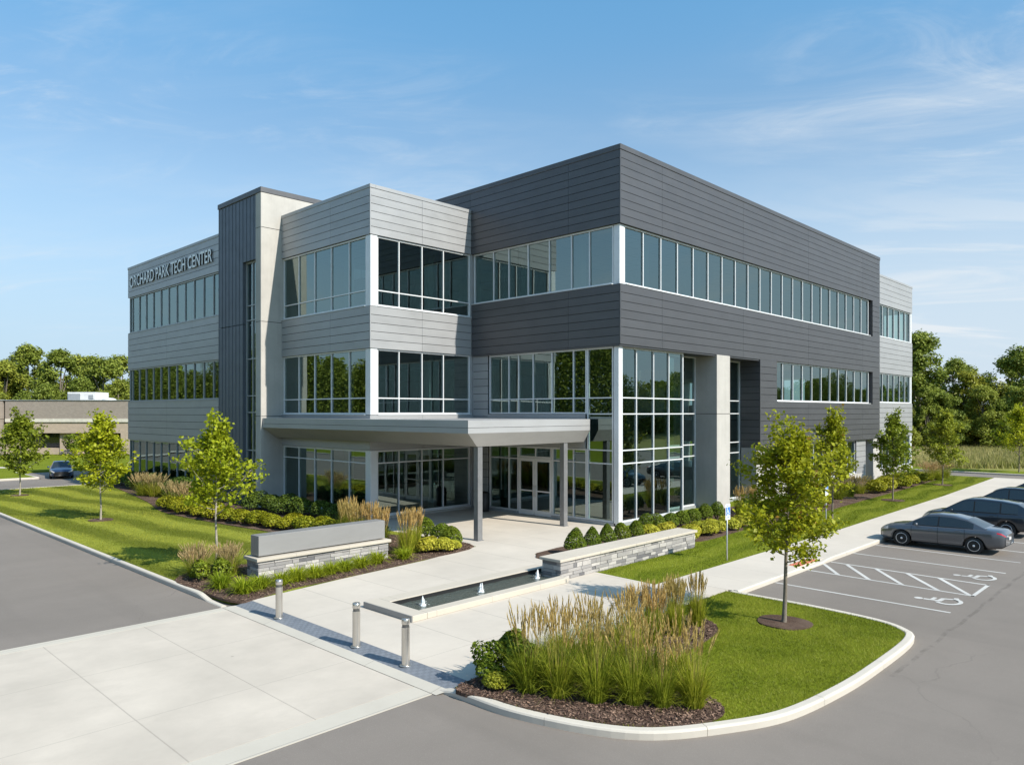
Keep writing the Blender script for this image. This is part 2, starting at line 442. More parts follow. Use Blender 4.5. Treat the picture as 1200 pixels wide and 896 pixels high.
# ------------------------------------------------------------------ camera, sun, sky
HX, HY, CAMZ = 0.6959, 0.7181, 5.0          # view axis = (-HX, HY)
cam = bpy.data.cameras.new('camera'); camo = bpy.data.objects.new('camera', cam); COL.objects.link(camo)
camo.location = (0, 0, CAMZ); camo.rotation_euler = (R(90), 0, math.atan2(HX, HY))
cam.sensor_width = 36; cam.lens = 36 * 870 / 1200; cam.shift_y = 35 / 1200; cam.clip_end = 6000; cam.clip_start = 0.1
SC.camera = camo
SUN = Vector((1.0, 0.115, 0)).normalized() * math.cos(R(40)); SUN.z = math.sin(R(40))
sl = bpy.data.lights.new('sun', 'SUN'); sl.energy = 5.0; sl.angle = R(0.53); sl.color = (1.0, 0.93, 0.82)
so = bpy.data.objects.new('sun', sl); COL.objects.link(so); so.location = (30, 5, 40)
so.rotation_euler = SUN.to_track_quat('Z', 'Y').to_euler()
W = bpy.data.worlds.new('World'); SC.world = W; W.use_nodes = True
nt = W.node_tree; nt.nodes.clear()
wo = nt.nodes.new('ShaderNodeOutputWorld'); bg = nt.nodes.new('ShaderNodeBackground'); sky = nt.nodes.new('ShaderNodeTexSky')
sky.sky_type = 'NISHITA'; sky.sun_disc = False; sky.sun_elevation = R(40); sky.sun_rotation = math.atan2(SUN.x, SUN.y)
sky.air_density = 1.0; sky.dust_density = 0.7; sky.ozone_density = 2.2; sky.altitude = 100
bg.inputs[1].default_value = 0.13
def wn(typ, **kw):
    x = nt.nodes.new('ShaderNode' + typ)
    for k, v in kw.items():
        if k in x.inputs: x.inputs[k].default_value = v
        else: setattr(x, k, v)
    return x
def wmath(op, a, b=None, clamp=False):
    x = wn('Math', operation=op); x.use_clamp = clamp
    for i, q in enumerate((a, b)):
        if q is None: continue
        if isinstance(q, (int, float)): x.inputs[i].default_value = q
        else: nt.links.new(q, x.inputs[i])
    return x.outputs[0]
tc = wn('TexCoord'); sp = wn('SeparateXYZ'); nt.links.new(tc.outputs['Generated'], sp.inputs[0])
zz = wmath('ADD', wmath('MAXIMUM', sp.outputs[2], 0.0), 0.14)
px_, py_ = wmath('DIVIDE', sp.outputs[0], zz), wmath('DIVIDE', sp.outputs[1], zz)
cu = wmath('ADD', wmath('MULTIPLY', px_, 0.80), wmath('MULTIPLY', py_, 0.60))       # along the cirrus streaks
cv = wmath('ADD', wmath('MULTIPLY', px_, -0.60), wmath('MULTIPLY', py_, 0.80))
def cloud(scale, su, sv, off, lo, hi, detail=8, rough=0.6, dist=0.6):
    cb = wn('CombineXYZ'); nt.links.new(wmath('MULTIPLY_ADD', cu, su), cb.inputs[0]); nt.links.new(wmath('MULTIPLY_ADD', cv, sv), cb.inputs[1])
    for i in (0, 1): cb.inputs[i].links[0].from_node.inputs[2].default_value = off[i]
    nz = wn('TexNoise', Scale=scale, Detail=float(detail), Roughness=rough, Distortion=dist); nt.links.new(cb.outputs[0], nz.inputs['Vector'])
    mr = wn('MapRange', interpolation_type='SMOOTHSTEP'); mr.inputs[1].default_value = lo; mr.inputs[2].default_value = hi
    nt.links.new(nz.outputs[0], mr.inputs[0]); return mr.outputs[0]
def wramp(x, lo, hi, a=0.0, b=1.0):
    mr = wn('MapRange', interpolation_type='SMOOTHSTEP')
    for i, q in enumerate((lo, hi, a, b)): mr.inputs[i + 1].default_value = q
    nt.links.new(x, mr.inputs[0]); return mr.outputs[0]
mask = wmath('MAXIMUM', cloud(0.75, 0.7, 1.0, (8.2, 6.1), 0.44, 0.64, 4, 0.5, 0.3), cloud(0.75, 0.7, 1.0, (1.1, 2.6), 0.46, 0.66, 4, 0.5, 0.3))
c1 = cloud(1.0, 0.6, 1.5, (3.1, 1.7), 0.42, 0.74, 9, 0.62, 1.3)
c3 = cloud(2.4, 0.7, 1.3, (7.7, 2.2), 0.46, 0.76, 9, 0.66, 1.6)
cl = wmath('MULTIPLY', mask, wmath('ADD', wmath('MULTIPLY', c1, 0.75), wmath('MULTIPLY', c3, 0.65)), True)
# thin veil of cirrus low in the north-east, right of the view
veil = wmath('MULTIPLY', wmath('MULTIPLY', wramp(sp.outputs[1], 0.74, 0.97), wramp(sp.outputs[2], 0.36, 0.08)), wramp(c1, 0.0, 0.7, 0.35, 0.85), True)
cl = wmath('MULTIPLY', wmath('MAXIMUM', wmath('MULTIPLY', cl, 0.62), wmath('MULTIPLY', veil, 1.15, True)), wramp(sp.outputs[2], -0.01, 0.05), True)
tint = wn('Mix', data_type='RGBA', blend_type='MULTIPLY'); tint.inputs[0].default_value = 1.0; nt.links.new(sky.outputs[0], tint.inputs[6])
tg = wn('Mix', data_type='RGBA'); nt.links.new(wramp(sp.outputs[2], 0.30, 0.52), tg.inputs[0]); tg.inputs[6].default_value = (0.82, 1.03, 1.02, 1); tg.inputs[7].default_value = (0.87, 1.34, 1.33, 1); nt.links.new(tg.outputs[2], tint.inputs[7])
hz = wn('Mix', data_type='RGBA'); nt.links.new(wmath('MULTIPLY', wmath('POWER', wramp(sp.outputs[2], 0.50, 0.0), 1.1), 0.92), hz.inputs[0]); nt.links.new(tint.outputs[2], hz.inputs[6]); hz.inputs[7].default_value = (3.0, 3.8, 4.75, 1)
mxw = wn('Mix', data_type='RGBA'); nt.links.new(cl, mxw.inputs[0]); nt.links.new(hz.outputs[2], mxw.inputs[6]); mxw.inputs[7].default_value = (4.5, 4.85, 5.15, 1)
nt.links.new(mxw.outputs[2], bg.inputs[0]); nt.links.new(bg.outputs[0], wo.inputs[0])
SC.view_settings.view_transform = 'Standard'; SC.view_settings.look = 'None'; SC.view_settings.exposure = 0.45; SC.view_settings.gamma = 1.0
SC.cycles.max_bounces = 8; SC.cycles.transparent_max_bounces = 16; SC.cycles.glossy_bounces = 4; SC.cycles.diffuse_bounces = 3
SC.cycles.caustics_reflective = False; SC.cycles.caustics_refractive = False; SC.cycles.sample_clamp_indirect = 6.0

def at(lat, dep):                             # a far place by its distance along / across the view axis, as world X, Y
    return (-HX * dep + HY * lat, HY * dep + HX * lat)

# ------------------------------------------------------------------ ground, roads, paving
RZ = -0.13                                     # road level below the paved plaza (z = 0)
def sheet(name, poly, z, mat, kind='structure', thick=None):
    b = MB()
    if thick: b.prism(poly, z - thick, z)
    else: b.prism(poly, z - 0.02, z)
    return tag(b.build(name, mat), kind=kind)
b = MB(); b.face([(-1600, -1600, -0.30), (1600, -1600, -0.30), (1600, 1600, -0.30), (-1600, 1600, -0.30)])
tag(b.build('ground', M['field']), kind='structure')
sheet('road', [(-140, -9.5), (14, -9.5), (14, 67), (70, 67), (70, 71.6), (-66, 71.6), (-66, 26), (-73, 26), (-73, 15.9), (-66, 15.9), (-66, 8.81), (-140, 8.81)], RZ, M['asphalt'])

# lawns as slabs standing kerb-high above the road
LAWN_L = [(-57.2, 8.86), (-23.5, 8.86), (-20.3, 8.9), (-19.3, 9.0), (-18.76, 9.32), (-19.2, 12.4), (-19.6, 16.0), (-20.25, 19.0), (-28.4, 19.1), (-28.4, 20.5), (-57.2, 20.5)]
LAWN_R = [(-14.22, 18.55), (-12.05, 18.4), (-12.05, 33), (-12.4, 50), (-13.1, 66.6), (-22, 66.9), (-22, 26.2), (-17.75, 26.2), (-17.75, 19.4), (-15.1, 19.4), (-15.1, 18.55)]
sheet('lawn', LAWN_L, -0.01, M['lawn'], thick=0.25)
sheet('lawn_strip', LAWN_R, -0.012, M['lawn_plain'], thick=0.25)
ISL = [(-10.18, 9.02), (-9.82, 9.02), (-8.75, 9.08), (-7.5, 9.45), (-6.62, 10.0), (-5.95, 10.95), (-5.45, 12.1), (-5.22, 13.7), (-5.15, 15.4), (-5.22, 17.9), (-5.55, 18.6), (-6.3, 18.95), (-7.8, 19.12), (-9.6, 19.14), (-10.18, 19.14)]
ISLs = [(p.x, p.y) for p in smooth_path([(x, y, 0) for x, y in ISL[1:14]], 5)]
ISLAND = [(-10.18, 9.02)] + ISLs + [(-10.18, 19.14)]
sheet('island_lawn', ISLAND, -0.008, M['lawn_plain'], thick=0.24)
sheet('far_lawn', [(-200, 9), (-66.2, 9), (-66.2, 15.7), (-73.2, 15.7), (-73.2, 26.2), (-66.2, 26.2), (-66.2, 120), (-200, 120)], 0.0, M['lawn_plain'], thick=0.28)
sheet('front_lawn', [(-140, -60), (40, -60), (40, -9.8), (-140, -9.8)], 0.0, M['lawn_plain'], thick=0.28)
sheet('east_lawn', [(14.3, 9), (40, 9), (40, 66.7), (14.3, 66.7)], 0.0, M['lawn_plain'], thick=0.28)
sheet('verge', [(-70, 71.9), (70, 71.9), (70, 75.2), (-70, 75.2)], 0.0, M['lawn_plain'], thick=0.28)
# paths near the low brick building
pl = lambda lat, dep: at(lat, dep)
sheet('far_path', [pl(-95, 66), pl(-44, 66.5), pl(-44, 68.0), pl(-95, 67.6)], 0.012, M['walk'])

# plaza and walks
PLAZA = [(-18.74, 9.36), (-10.2, 9.36), (-10.2, 19.3), (-12.03, 19.3), (-12.03, 18.4), (-14.2, 18.53), (-15.08, 18.53), (-15.08, 19.38), (-17.73, 19.38), (-17.73, 26.2), (-19.0, 26.2), (-19.0, 26.6), (-28.7, 26.6), (-28.7, 19.0), (-20.25, 18.98), (-19.6, 16.0), (-19.2, 12.4)]
sheet('plaza', PLAZA, 0.0, M['plaza'], thick=0.2)
sheet('sidewalk', [(-10.2, 19.302), (-10.07, 19.302), (-10.07, 66.7), (-13.05, 66.7), (-12.38, 50), (-12.03, 33), (-12.03, 19.302)], 0.002, M['walk'], thick=0.2)
# tactile ramp and flush beige band, sloping from the plaza to the concrete apron
b = MB(); b.face([(-18.8, 8.95, -0.072), (-10.25, 8.95, -0.072), (-10.25, 9.365, 0.002), (-18.73, 9.365, 0.002)]); tag(b.build('tactile_band', M['tactile']), kind='structure')
b = MB(); b.face([(-19.05, 8.70, -0.118), (-10.35, 8.70, -0.118), (-10.25, 8.951, -0.070), (-18.8, 8.951, -0.070)]); tag(b.build('beige_band', M['band']), kind='structure')
b = MB(); b.box(-18.66, -9.3, RZ - 0.01, -10.98, 8.69, RZ + 0.008); tag(b.build('concrete_apron', M['apron']), kind='structure')
b = MB()
for (x0, x1) in ((-19.02, -18.675), (-10.965, -10.45)):
    b.box(x0, -9.3, RZ - 0.01, x1, 8.69, RZ + 0.010)
tag(b.build('apron_edging', M['band']), kind='structure')

# kerbs: chunky lengths with rounded top edge and open joints
def kerb(name, path, side=1, w=0.16, top=0.012, bot=RZ - 0.05, piece=2.7, drop=None, taper=0.012):
    P = [Vector((p[0], p[1], 0)) for p in path]
    # resample
    S = [0.0]
    for i in range(1, len(P)): S.append(S[-1] + (P[i] - P[i - 1]).length)
    def pos(s):
        s = max(0, min(S[-1], s))
        for i in range(1, len(P)):
            if s <= S[i] + 1e-9:
                t = (s - S[i - 1]) / max(1e-9, S[i] - S[i - 1]); return P[i - 1].lerp(P[i], t)
        return P[-1]
    b = MB(); s0 = 0.0
    while s0 < S[-1] - 1e-3:
        s1 = min(s0 + piece, S[-1])
        n = max(2, int((s1 - s0) / 0.22)); rows = []
        for k in range(n + 1):
            s = s0 + 0.004 + (s1 - s0 - 0.008) * k / n
            p = pos(s); d = (pos(s + 0.15) - pos(s - 0.15)).normalized(); nn = Vector((-d.y, d.x, 0)) * side
            tp = top
            if drop:
                for (sa, sb, h) in drop:      # lowered length
                    if sa <= s <= sb:
                        q = min(1, min(s - sa, sb - s) / 0.9) if sa > 0.01 and sb < S[-1] - 0.01 else min(1, (sb - s) / 0.9 if sa <= 0.01 else (s - sa) / 0.9)
                        tp = top + (h - top) * (q * q * (3 - 2 * q))
            prof = [(0.018, bot), (0.006, tp - 0.035), (0.012 + taper, tp - 0.008), (0.035 + taper, tp), (w - 0.02, tp), (w, tp - 0.012), (w, bot)]
            rows.append([p + nn * a + Vector((0, 0, z)) for a, z in prof])
        V = [v for r in rows for v in r]; m = len(rows[0]); F = []
        for i in range(len(rows) - 1):
            for k in range(m - 1):
                q = (i * m + k, i * m + k + 1, (i + 1) * m + k + 1, (i + 1) * m + k)
                F.append(q if side < 0 else q[::-1])
        F.append(tuple(range(m))); F.append(tuple(range((len(rows) - 1) * m + m - 1, (len(rows) - 1) * m - 1, -1)))
        b.mesh(V, F, 0, 0.5)
        s0 = s1
    o = b.build(name, M['kerb'])
    bm = bmesh.new(); bm.from_mesh(o.data); bmesh.ops.recalc_face_normals(bm, faces=bm.faces); bm.to_mesh(o.data); bm.free()
    return tag(o, kind='structure')
kerb('kerb', [(-57.3, 8.72), (-40, 8.70), (-24, 8.70), (-20.6, 8.70), (-19.1, 8.69)], 1, drop=[(36.6, 38.3, -0.10)])
ik = [(-10.75, 8.78), (-10.3, 8.84), (-9.85, 8.87), (-8.72, 8.93), (-7.42, 9.30), (-6.5, 9.86), (-5.80, 10.88), (-5.28, 12.05), (-5.05, 13.69), (-4.98, 15.4), (-5.04, 17.95), (-5.42, 18.72), (-6.2, 19.12), (-7.8, 19.30), (-9.7, 19.31), (-10.05, 19.31)]
kerb('kerb', smooth_path([(x, y, 0) for x, y in ik], 6), 1, drop=[(0, 1.0, -0.10)], w=0.19)
kerb('kerb', [(-9.9, 19.34), (-9.9, 66.8)], 1, w=0.17, drop=[(3.9, 6.7, -0.05)])
kerb('kerb', [(-138, 8.72), (-66.2, 8.72), (-66.1, 15.8), (-73, 15.8)], 1)
kerb('kerb', [(-57.3, 8.75), (-57.3, 66)], -1)
kerb('kerb', [(40, -9.6), (-138, -9.6)], 1)
kerb('kerb', [(70, 71.65), (-68, 71.65)], -1)
kerb('kerb', [(14.1, 66.6), (14.1, 9)], 1)

# mulch beds
def bed(poly, z=0.02):
    P = [(p.x, p.y) for p in smooth_path([(x, y, 0) for x, y in poly], 4, True)]
    sheet('mulch_bed', P, z, M['mulch'], thick=0.06)
    return P
BED_I = bed([(-10.15, 9.06), (-9.2, 9.06), (-8.2, 9.22), (-7.2, 9.62), (-6.5, 10.15), (-6.05, 10.85), (-6.15, 11.5), (-6.9, 11.95), (-7.7, 12.6), (-8.15, 13.4), (-8.25, 14.6), (-8.5, 15.6), (-9.1, 16.1), (-9.8, 16.0), (-10.13, 15.4), (-10.13, 12)])
BED_S = bed([(-22.6, 8.88), (-20.6, 8.86), (-19.3, 8.9), (-18.7, 9.2), (-18.9, 9.9), (-19.2, 11), (-19.26, 12.4), (-19.68, 16.0), (-20.28, 18.9), (-22.9, 19.0), (-25, 18.0), (-25.5, 16.2), (-24.0, 15.1), (-22.2, 14.6), (-21.9, 12.6), (-23.2, 11.5), (-23.6, 10.2)])
BED_B = bed([(-48.5, 16.4), (-43, 15.5), (-38.4, 14.55), (-33.4, 14.75), (-29.5, 15.2), (-26.0, 15.6), (-25.0, 16.6), (-26.0, 19.2), (-28.6, 19.9), (-36.7, 19.8), (-37, 18.7), (-56, 18.8), (-56, 17.6)], 0.018)
BED_R = bed([(-17.7, 19.5), (-15.15, 19.45), (-15.1, 24.6), (-14.75, 26.2), (-14.9, 30), (-14.75, 37), (-15.0, 44), (-15.5, 57), (-16.2, 64), (-19.0, 66.0), (-18.95, 40), (-18.9, 27.0), (-17.75, 26.1)])
for (x, y, r) in ((-7.65, 17.2, 0.62), (-37.76, 11.48, 0.55), (-52.5, 11.5, 0.5), (-13.84, 45.4, 0.6), (-14.32, 57.4, 0.6), (-23.6, 10.6, 0.4)):
    poly = [(x + r * (1 + 0.05 * math.sin(3 * a)) * math.cos(a), y + r * (1 + 0.06 * math.cos(2 * a)) * math.sin(a)) for a in [2 * PI * k / 28 for k in range(28)]]
    sheet('mulch_ring', poly, 0.022, M['mulch'], thick=0.05)

# painted bay lines, hatching and wheelchair marks
PZ = RZ + 0.004
def stripe(name, pts, w):
    b = MB()
    for (p, q) in pts:
        a = Vector((*p, PZ)); c = Vector((*q, PZ)); d = (c - a).normalized(); n = Vector((-d.y, d.x, 0)) * w / 2
        b.face([a - n, c - n, c + n, a + n])
    return tag(b.build(name, M['paint']), kind='structure')
for y in (21.62, 28.1, 30.42, 32.72, 35.0, 37.3, 39.6):
    stripe('bay_line', [((-9.88, y), (-5.17, y - 0.14))], 0.095)
stripe('access_aisle', [((-9.88, 24.06), (-5.15, 23.87)), ((-9.88, 25.93), (-5.15, 25.68)), ((-5.19, 23.83), (-5.19, 25.72))], 0.10)
b = MB()
for k, (x0, x1) in enumerate(((-9.92, -8.92), (-9.3, -7.98), (-8.36, -7.03), (-7.42, -6.07), (-6.5, -5.26))):
    ya = 25.42 if k == 0 else 25.84 - 0.03 * k
    a = Vector((x0, ya, PZ + 0.002)); c = Vector((x1, 24.02 - 0.035 * k, PZ + 0.002)); d = (c - a).normalized(); n = Vector((-d.y, d.x, 0)) * 0.06
    b.face([a - n, c - n, c + n, a + n])
tag(b.build('hatch_marking', M['paint']), kind='structure')
def wheelchair(s, basis):
    """figure drawn in u (right) / v (up); basis maps (u, v) to a 3D point"""
    b = MB(); lift = [0.0]
    def strip(pts, w):
        for i in range(len(pts) - 1):
            p, q = Vector(pts[i]), Vector(pts[i + 1]); d = (q - p).normalized(); n = Vector((-d.y, d.x)) * w / 2; e = d * w * 0.3
            lift[0] += 0.0006; b.face([basis(*(x * s for x in v), lift[0]) for v in (p - n - e, q - n + e, q + n + e, p + n - e)])
    def disc(c, r):
        b.face([basis((c[0] + r * math.cos(a)) * s, (c[1] + r * math.sin(a)) * s, 0.0) for a in [2 * PI * k / 14 for k in range(14)]])
    disc((-0.12, 0.95), 0.115)
    strip([(-0.12, 0.78), (-0.08, 0.42), (0.22, 0.40), (0.36, 0.08), (0.50, 0.13)], 0.125)
    strip([(-0.10, 0.62), (0.2, 0.60)], 0.10)
    arc = [(-0.02 + 0.36 * math.cos(a), 0.20 + 0.30 * math.sin(a)) for a in [R(130 + 215 * k / 16) for k in range(17)]]
    strip(arc, 0.11)
    return b
for (x, y) in ((-5.32, 22.72), (-5.32, 26.72)):
    b = wheelchair(0.95, lambda u, v, k, x=x, y=y: (x - v, y + u * 1.05, PZ + k))
    tag(b.build('wheelchair_marking', M['paint']), kind='structure')
# ------------------------------------------------------------------ the office building
X0, Y0 = -19.04, 26.40                          # south-east corner of the charcoal block
BX, BY = -28.55, 20.05                          # corner of the silver-grey block
office = thing('office_building', 'three-storey grey metal and glass office building with raised lettering', 'building', (-36, 42, 0))
def P(mb, name, mats, **k): return mb.build(name, mats, office, True, **k)

def fb(mb, ax, pl, u0, u1, z0, z1, d0, d1, m=0, t=0.5):
    """box on a facade: ax 'y' faces -Y, 'x' faces +X; d is measured outward from the plane"""
    if ax == 'y': mb.box(u0, pl - d1, z0, u1, pl - d0, z1, m, t)
    else: mb.box(pl + d0, u0, z0, pl + d1, u1, z1, m, t)

def clad(mb, ax, pl, u0, u1, z0, z1, joints=(), rowh=0.385, back=0.28, e0=0.0, e1=0.0, gap=0.024):
    """horizontal metal planks with open shadow joints over a dark backing"""
    n = max(1, round((z1 - z0) / rowh)); h = (z1 - z0) / n
    cuts = [u0 + e0] + sorted(j for j in joints if u0 + 0.3 < j < u1 - 0.3) + [u1 - e1]
    for r in range(n):
        for i in range(len(cuts) - 1):
            t = 0.5 + RNG.uniform(-0.35, 0.35)
            fb(mb, ax, pl, cuts[i] + (0.006 if i else 0), cuts[i + 1] - 0.006, z0 + r * h + (gap / 2 if r else 0), z0 + (r + 1) * h - (gap / 2 if r < n - 1 else 0), -0.045, 0, 0, t)
    fb(mb, ax, pl, u0 + 0.01, u1 - 0.01, z0 + 0.003, z1 - 0.003, -back, -0.032, 1)

def window(ax, pl, mull, zs, frame='alu', fw=0.072, mw=0.052, rec=0.10, dep=0.16, name='window', skip=(), sub=None, sill=True):
    """one window band: frame with its mullions as a part, all its panes as one sub-part"""
    f = MB(); u0, u1 = mull[0], mull[-1]; z0, z1 = zs[0], zs[-1]
    a, c = -rec - dep, -rec
    fb(f, ax, pl, u0, u1, z0, z0 + fw, a, c + 0.012); fb(f, ax, pl, u0, u1, z1 - fw, z1, a, c + 0.012)
    fb(f, ax, pl, u0, u0 + fw, z0 + fw, z1 - fw, a, c + 0.006); fb(f, ax, pl, u1 - fw, u1, z0 + fw, z1 - fw, a, c + 0.006)
    for u in mull[1:-1]: fb(f, ax, pl, u - mw / 2, u + mw / 2, z0 + fw, z1 - fw, a, c)
    edges = [u0 + fw] + [q for u in mull[1:-1] for q in (u - mw / 2, u + mw / 2)] + [u1 - fw]
    for z in zs[1:-1]:
        for i in range(0, len(edges), 2): fb(f, ax, pl, edges[i], edges[i + 1], z - mw / 2, z + mw / 2, a, c - 0.004)
    if sill: fb(f, ax, pl, u0 - 0.02, u1 + 0.02, z0 - 0.035, z0 - 0.002, a, 0.03)
    fo = f.build(name, M[frame], office, True)
    g = MB(); d = -rec - 0.06
    for i in range(len(mull) - 1):
        for k in range(len(zs) - 1):
            ua, ub, za, zb = mull[i], mull[i + 1], zs[k], zs[k + 1]
            if any(abs((ua + ub) / 2 - s[0]) < 0.3 and abs((za + zb) / 2 - s[1]) < 0.4 for s in skip): continue
            tu, tz = RNG.uniform(-0.0035, 0.0035), RNG.uniform(-0.0035, 0.0035)
            pts = []
            for (u, z, su, sz) in ((ua, za, -1, -1), (ub, za, 1, -1), (ub, zb, 1, 1), (ua, zb, -1, 1)):
                dd = d + su * tu + sz * tz
                pts.append((u, pl - dd, z) if ax == 'y' else (pl + dd, u, z))
            g.face(pts)
    g.build('glass_pane', M['glass'], fo)
    return fo
def even(a, c, n): return [a + (c - a) * i / n for i in range(n + 1)]

JX = (29.7, 37.7, 46.36, 55.9)
# --- charcoal block
c = MB()
clad(c, 'x', X0, Y0, 59.49, 13.24, 16.42, JX, 0.37, e0=0.06)
clad(c, 'y', Y0, -40.0, X0, 13.24, 16.42, (-28.63, -21.97), 0.37, e1=0.06)
clad(c, 'x', X0, Y0, 59.49, 7.98, 10.60, JX, 0.37, e0=0.06)
clad(c, 'y', Y0, BX + 0.02, X0, 7.98, 10.60, (-21.97,), 0.37, e1=0.06)
clad(c, 'x', X0, 57.95, 59.49, 10.605, 13.235, (), 0.37)
clad(c, 'x', X0, 39.72, 41.88, 5.62, 7.975, (), 0.37, e0=0.06)
clad(c, 'x', X0, 57.95, 59.49, 5.62, 7.975, (), 0.37)
clad(c, 'x', X0, 39.72, 59.49, 3.05, 5.615, (46.36, 51.5, 55.9), 0.37, e0=0.06)
clad(c, 'y', 39.72, -20.3, X0, 3.05, 7.975, (), 0.37, e1=0.06)
fb(c, 'x', X0, 57.5, 57.94, 10.61, 13.23, -0.45, -0.30, 0); fb(c, 'x', X0, 57.5, 57.94, 5.63, 7.97, -0.45, -0.30, 0)
fb(c, 'y', 57.95, X0 - 0.3, X0 - 0.05, 10.61, 13.23, 0.0, 0.012, 0); fb(c, 'y', 57.95, X0 - 0.3, X0 - 0.05, 5.63, 7.97, 0.0, 0.012, 0)
for (z0, z1) in ((13.24, 16.42), (7.98, 10.60)): c.box(X0 - 0.058, Y0 + 0.0, z0, X0 - 0.001, Y0 + 0.058, z1, 0, 0.35)
c.box(X0 - 0.058, 39.722, 3.05, X0 - 0.001, 39.778, 7.975, 0, 0.35)
P(c, 'charcoal_cladding', [M['dark_panel'], M['gap']])
c = MB()
c.box(X0 - 0.34, Y0 - 0.03, 16.425, X0 + 0.03, 59.52, 16.66); c.box(-40, Y0 - 0.03, 16.425, X0 - 0.341, Y0 + 0.31, 16.66)
c.box(-40, 59.2, 16.425, X0 - 0.341, 59.52, 16.66); c.box(-40.3, Y0 - 0.03, 16.425, -40.001, 59.52, 16.66)
P(c, 'roof_coping', [M['dark_panel']], bevel=0.012)
# soffits under the overhang and the upper bands
c = MB()
c.box(-21.3, 26.42, 7.90, X0 - 0.05, 39.70, 7.974); c.box(BX + 0.05, 26.42, 7.905, -21.302, 27.2, 7.97)
c.box(-20.3, 39.75, 3.0, X0 - 0.05, 59.4, 3.046)
P(c, 'soffit', [M['dark_panel']])
# --- silver-grey block
c = MB()
clad(c, 'x', BX, BY, Y0 - 0.005, 13.25, 15.38, (23.13,), 0.385, e0=0.05)
clad(c, 'y', BY, -36.68, BX, 13.25, 15.38, (-31.91,), 0.385, e1=0.05)
clad(c, 'x', BX, BY, Y0 - 0.005, 7.98, 9.92, (23.13,), 0.385, e0=0.05)
clad(c, 'y', BY, -36.68, BX, 7.98, 9.92, (-31.91,), 0.385, e1=0.05)
clad(c, 'x', BX, BY, 26.45, 3.24, 4.86, (23.13,), 0.54, e0=0.05)
clad(c, 'y', BY, -36.68, BX, 3.24, 4.86, (-31.91,), 0.54, e1=0.05)
for (z0, z1) in ((13.25, 15.38), (7.98, 9.92), (3.24, 4.86)): c.box(BX - 0.048, BY, z0, BX - 0.001, BY + 0.048, z1, 0, 0.6)
clad(c, 'y', 26.5, BX + 0.02, -27.42, 0.12, 7.90, (), 0.385)
clad(c, 'y', 26.5, -27.42, -21.06, 3.36, 4.91, (), 0.5, back=0.15)
P(c, 'grey_cladding', [M['grey_panel'], M['gap']])
c = MB()
c.box(-36.7, BY - 0.025, 15.385, BX + 0.025, BY + 0.3, 15.56); c.box(BX - 0.3, BY + 0.301, 15.385, BX + 0.025, Y0 - 0.005, 15.56)
P(c, 'roof_coping', [M['grey_panel']], bevel=0.01)
c = MB(); c.box(BX - 0.3, 26.387, 0.0, BX - 0.004, 26.62, 13.24); P(c, 'corner_trim', [M['grey_panel']])
# --- left wing
WY = 19.0
c = MB()
for (z0, z1, rh) in ((13.15, 15.14, 0.4), (8.06, 10.58, 0.42), (3.09, 5.73, 0.44), (0.05, 0.62, 0.3)):
    clad(c, 'y', WY, -56.62, -41.6, z0, z1, (-49.6,), rh)
    c.box(-56.62, WY + 0.29, z0, -56.35, 45, z1, 0)
P(c, 'wing_cladding', [M['grey_panel'], M['gap']])
c = MB(); c.box(-56.65, WY - 0.025, 15.145, -41.6, WY + 0.3, 15.31); c.box(-56.65, WY + 0.301, 15.145, -56.35, 45, 15.31); P(c, 'roof_coping', [M['grey_panel']], bevel=0.01)
wm = [-56.5, -56.0, -54.7, -53.45, -52.15, -50.85, -49.55, -48.25, -46.95, -45.6, -44.25, -42.9, -41.7]
for zs in ((10.62, 13.14), (5.77, 8.05), (0.66, 3.08)): window('y', WY, wm, zs, 'alu_dim', rec=0.08)
# --- stair tower
TX0, TX1, TY = -41.75, -36.68, 18.86
c = MB(); c.box(TX1 - 0.45, TY, -0.2, TX1, 24.6, 16.6); c.box(-37.27, TY, -0.2, TX1 - 0.452, TY + 0.5, 16.6)
P(c, 'concrete_tower_wall', [M['concrete']], bevel=0.015)
for z in (14.77, 9.80, 4.80):
    c = MB(); c.box(TX1 - 0.1, TY + 0.02, z - 0.014, TX1 + 0.002, 24.5, z + 0.014); c.box(-37.26, TY - 0.002, z - 0.014, TX1 - 0.02, TY + 0.1, z + 0.014)
    P(c, 'concrete_joint', [M['gap']])
c = MB()
c.box(TX0, TY + 0.03, 0, -38.8, TY + 0.3, 9.78); c.box(TX0, TY + 0.03, 9.82, -38.8, TY + 0.3, 16.6); c.box(-38.798, TY + 0.03, 13.17, -37.275, TY + 0.3, 16.6)
c.box(TX0, TY + 0.301, 0, TX0 + 0.3, 24.6, 16.6); c.box(-39.0, TY + 0.301, 0, -38.8, TY + 0.7, 13.2); c.box(-38.798, TY + 0.301, 13.17, -37.3, TY + 0.7, 13.25)
x = TX0 + 0.02
while x < -37.3:
    zb = 0 if x < -38.82 else 13.17
    c.box(x, TY + 0.012, zb, x + 0.022, TY + 0.031, 16.58, 0, 0.75); x += 0.42
P(c, 'standing_seam_cladding', [M['seam_panel']])
c = MB(); c.box(TX0 - 0.03, TY - 0.03, 16.605, TX1 + 0.03, 24.65, 16.88); P(c, 'tower_cap', [M['dark_panel']], bevel=0.012)
window('y', TY + 0.12, [-38.79, -38.05, -37.28], [0.05, 2.2, 2.95, 5.0, 5.9, 7.9, 10.0, 10.8, 13.16], 'alu_dim', sill=False)
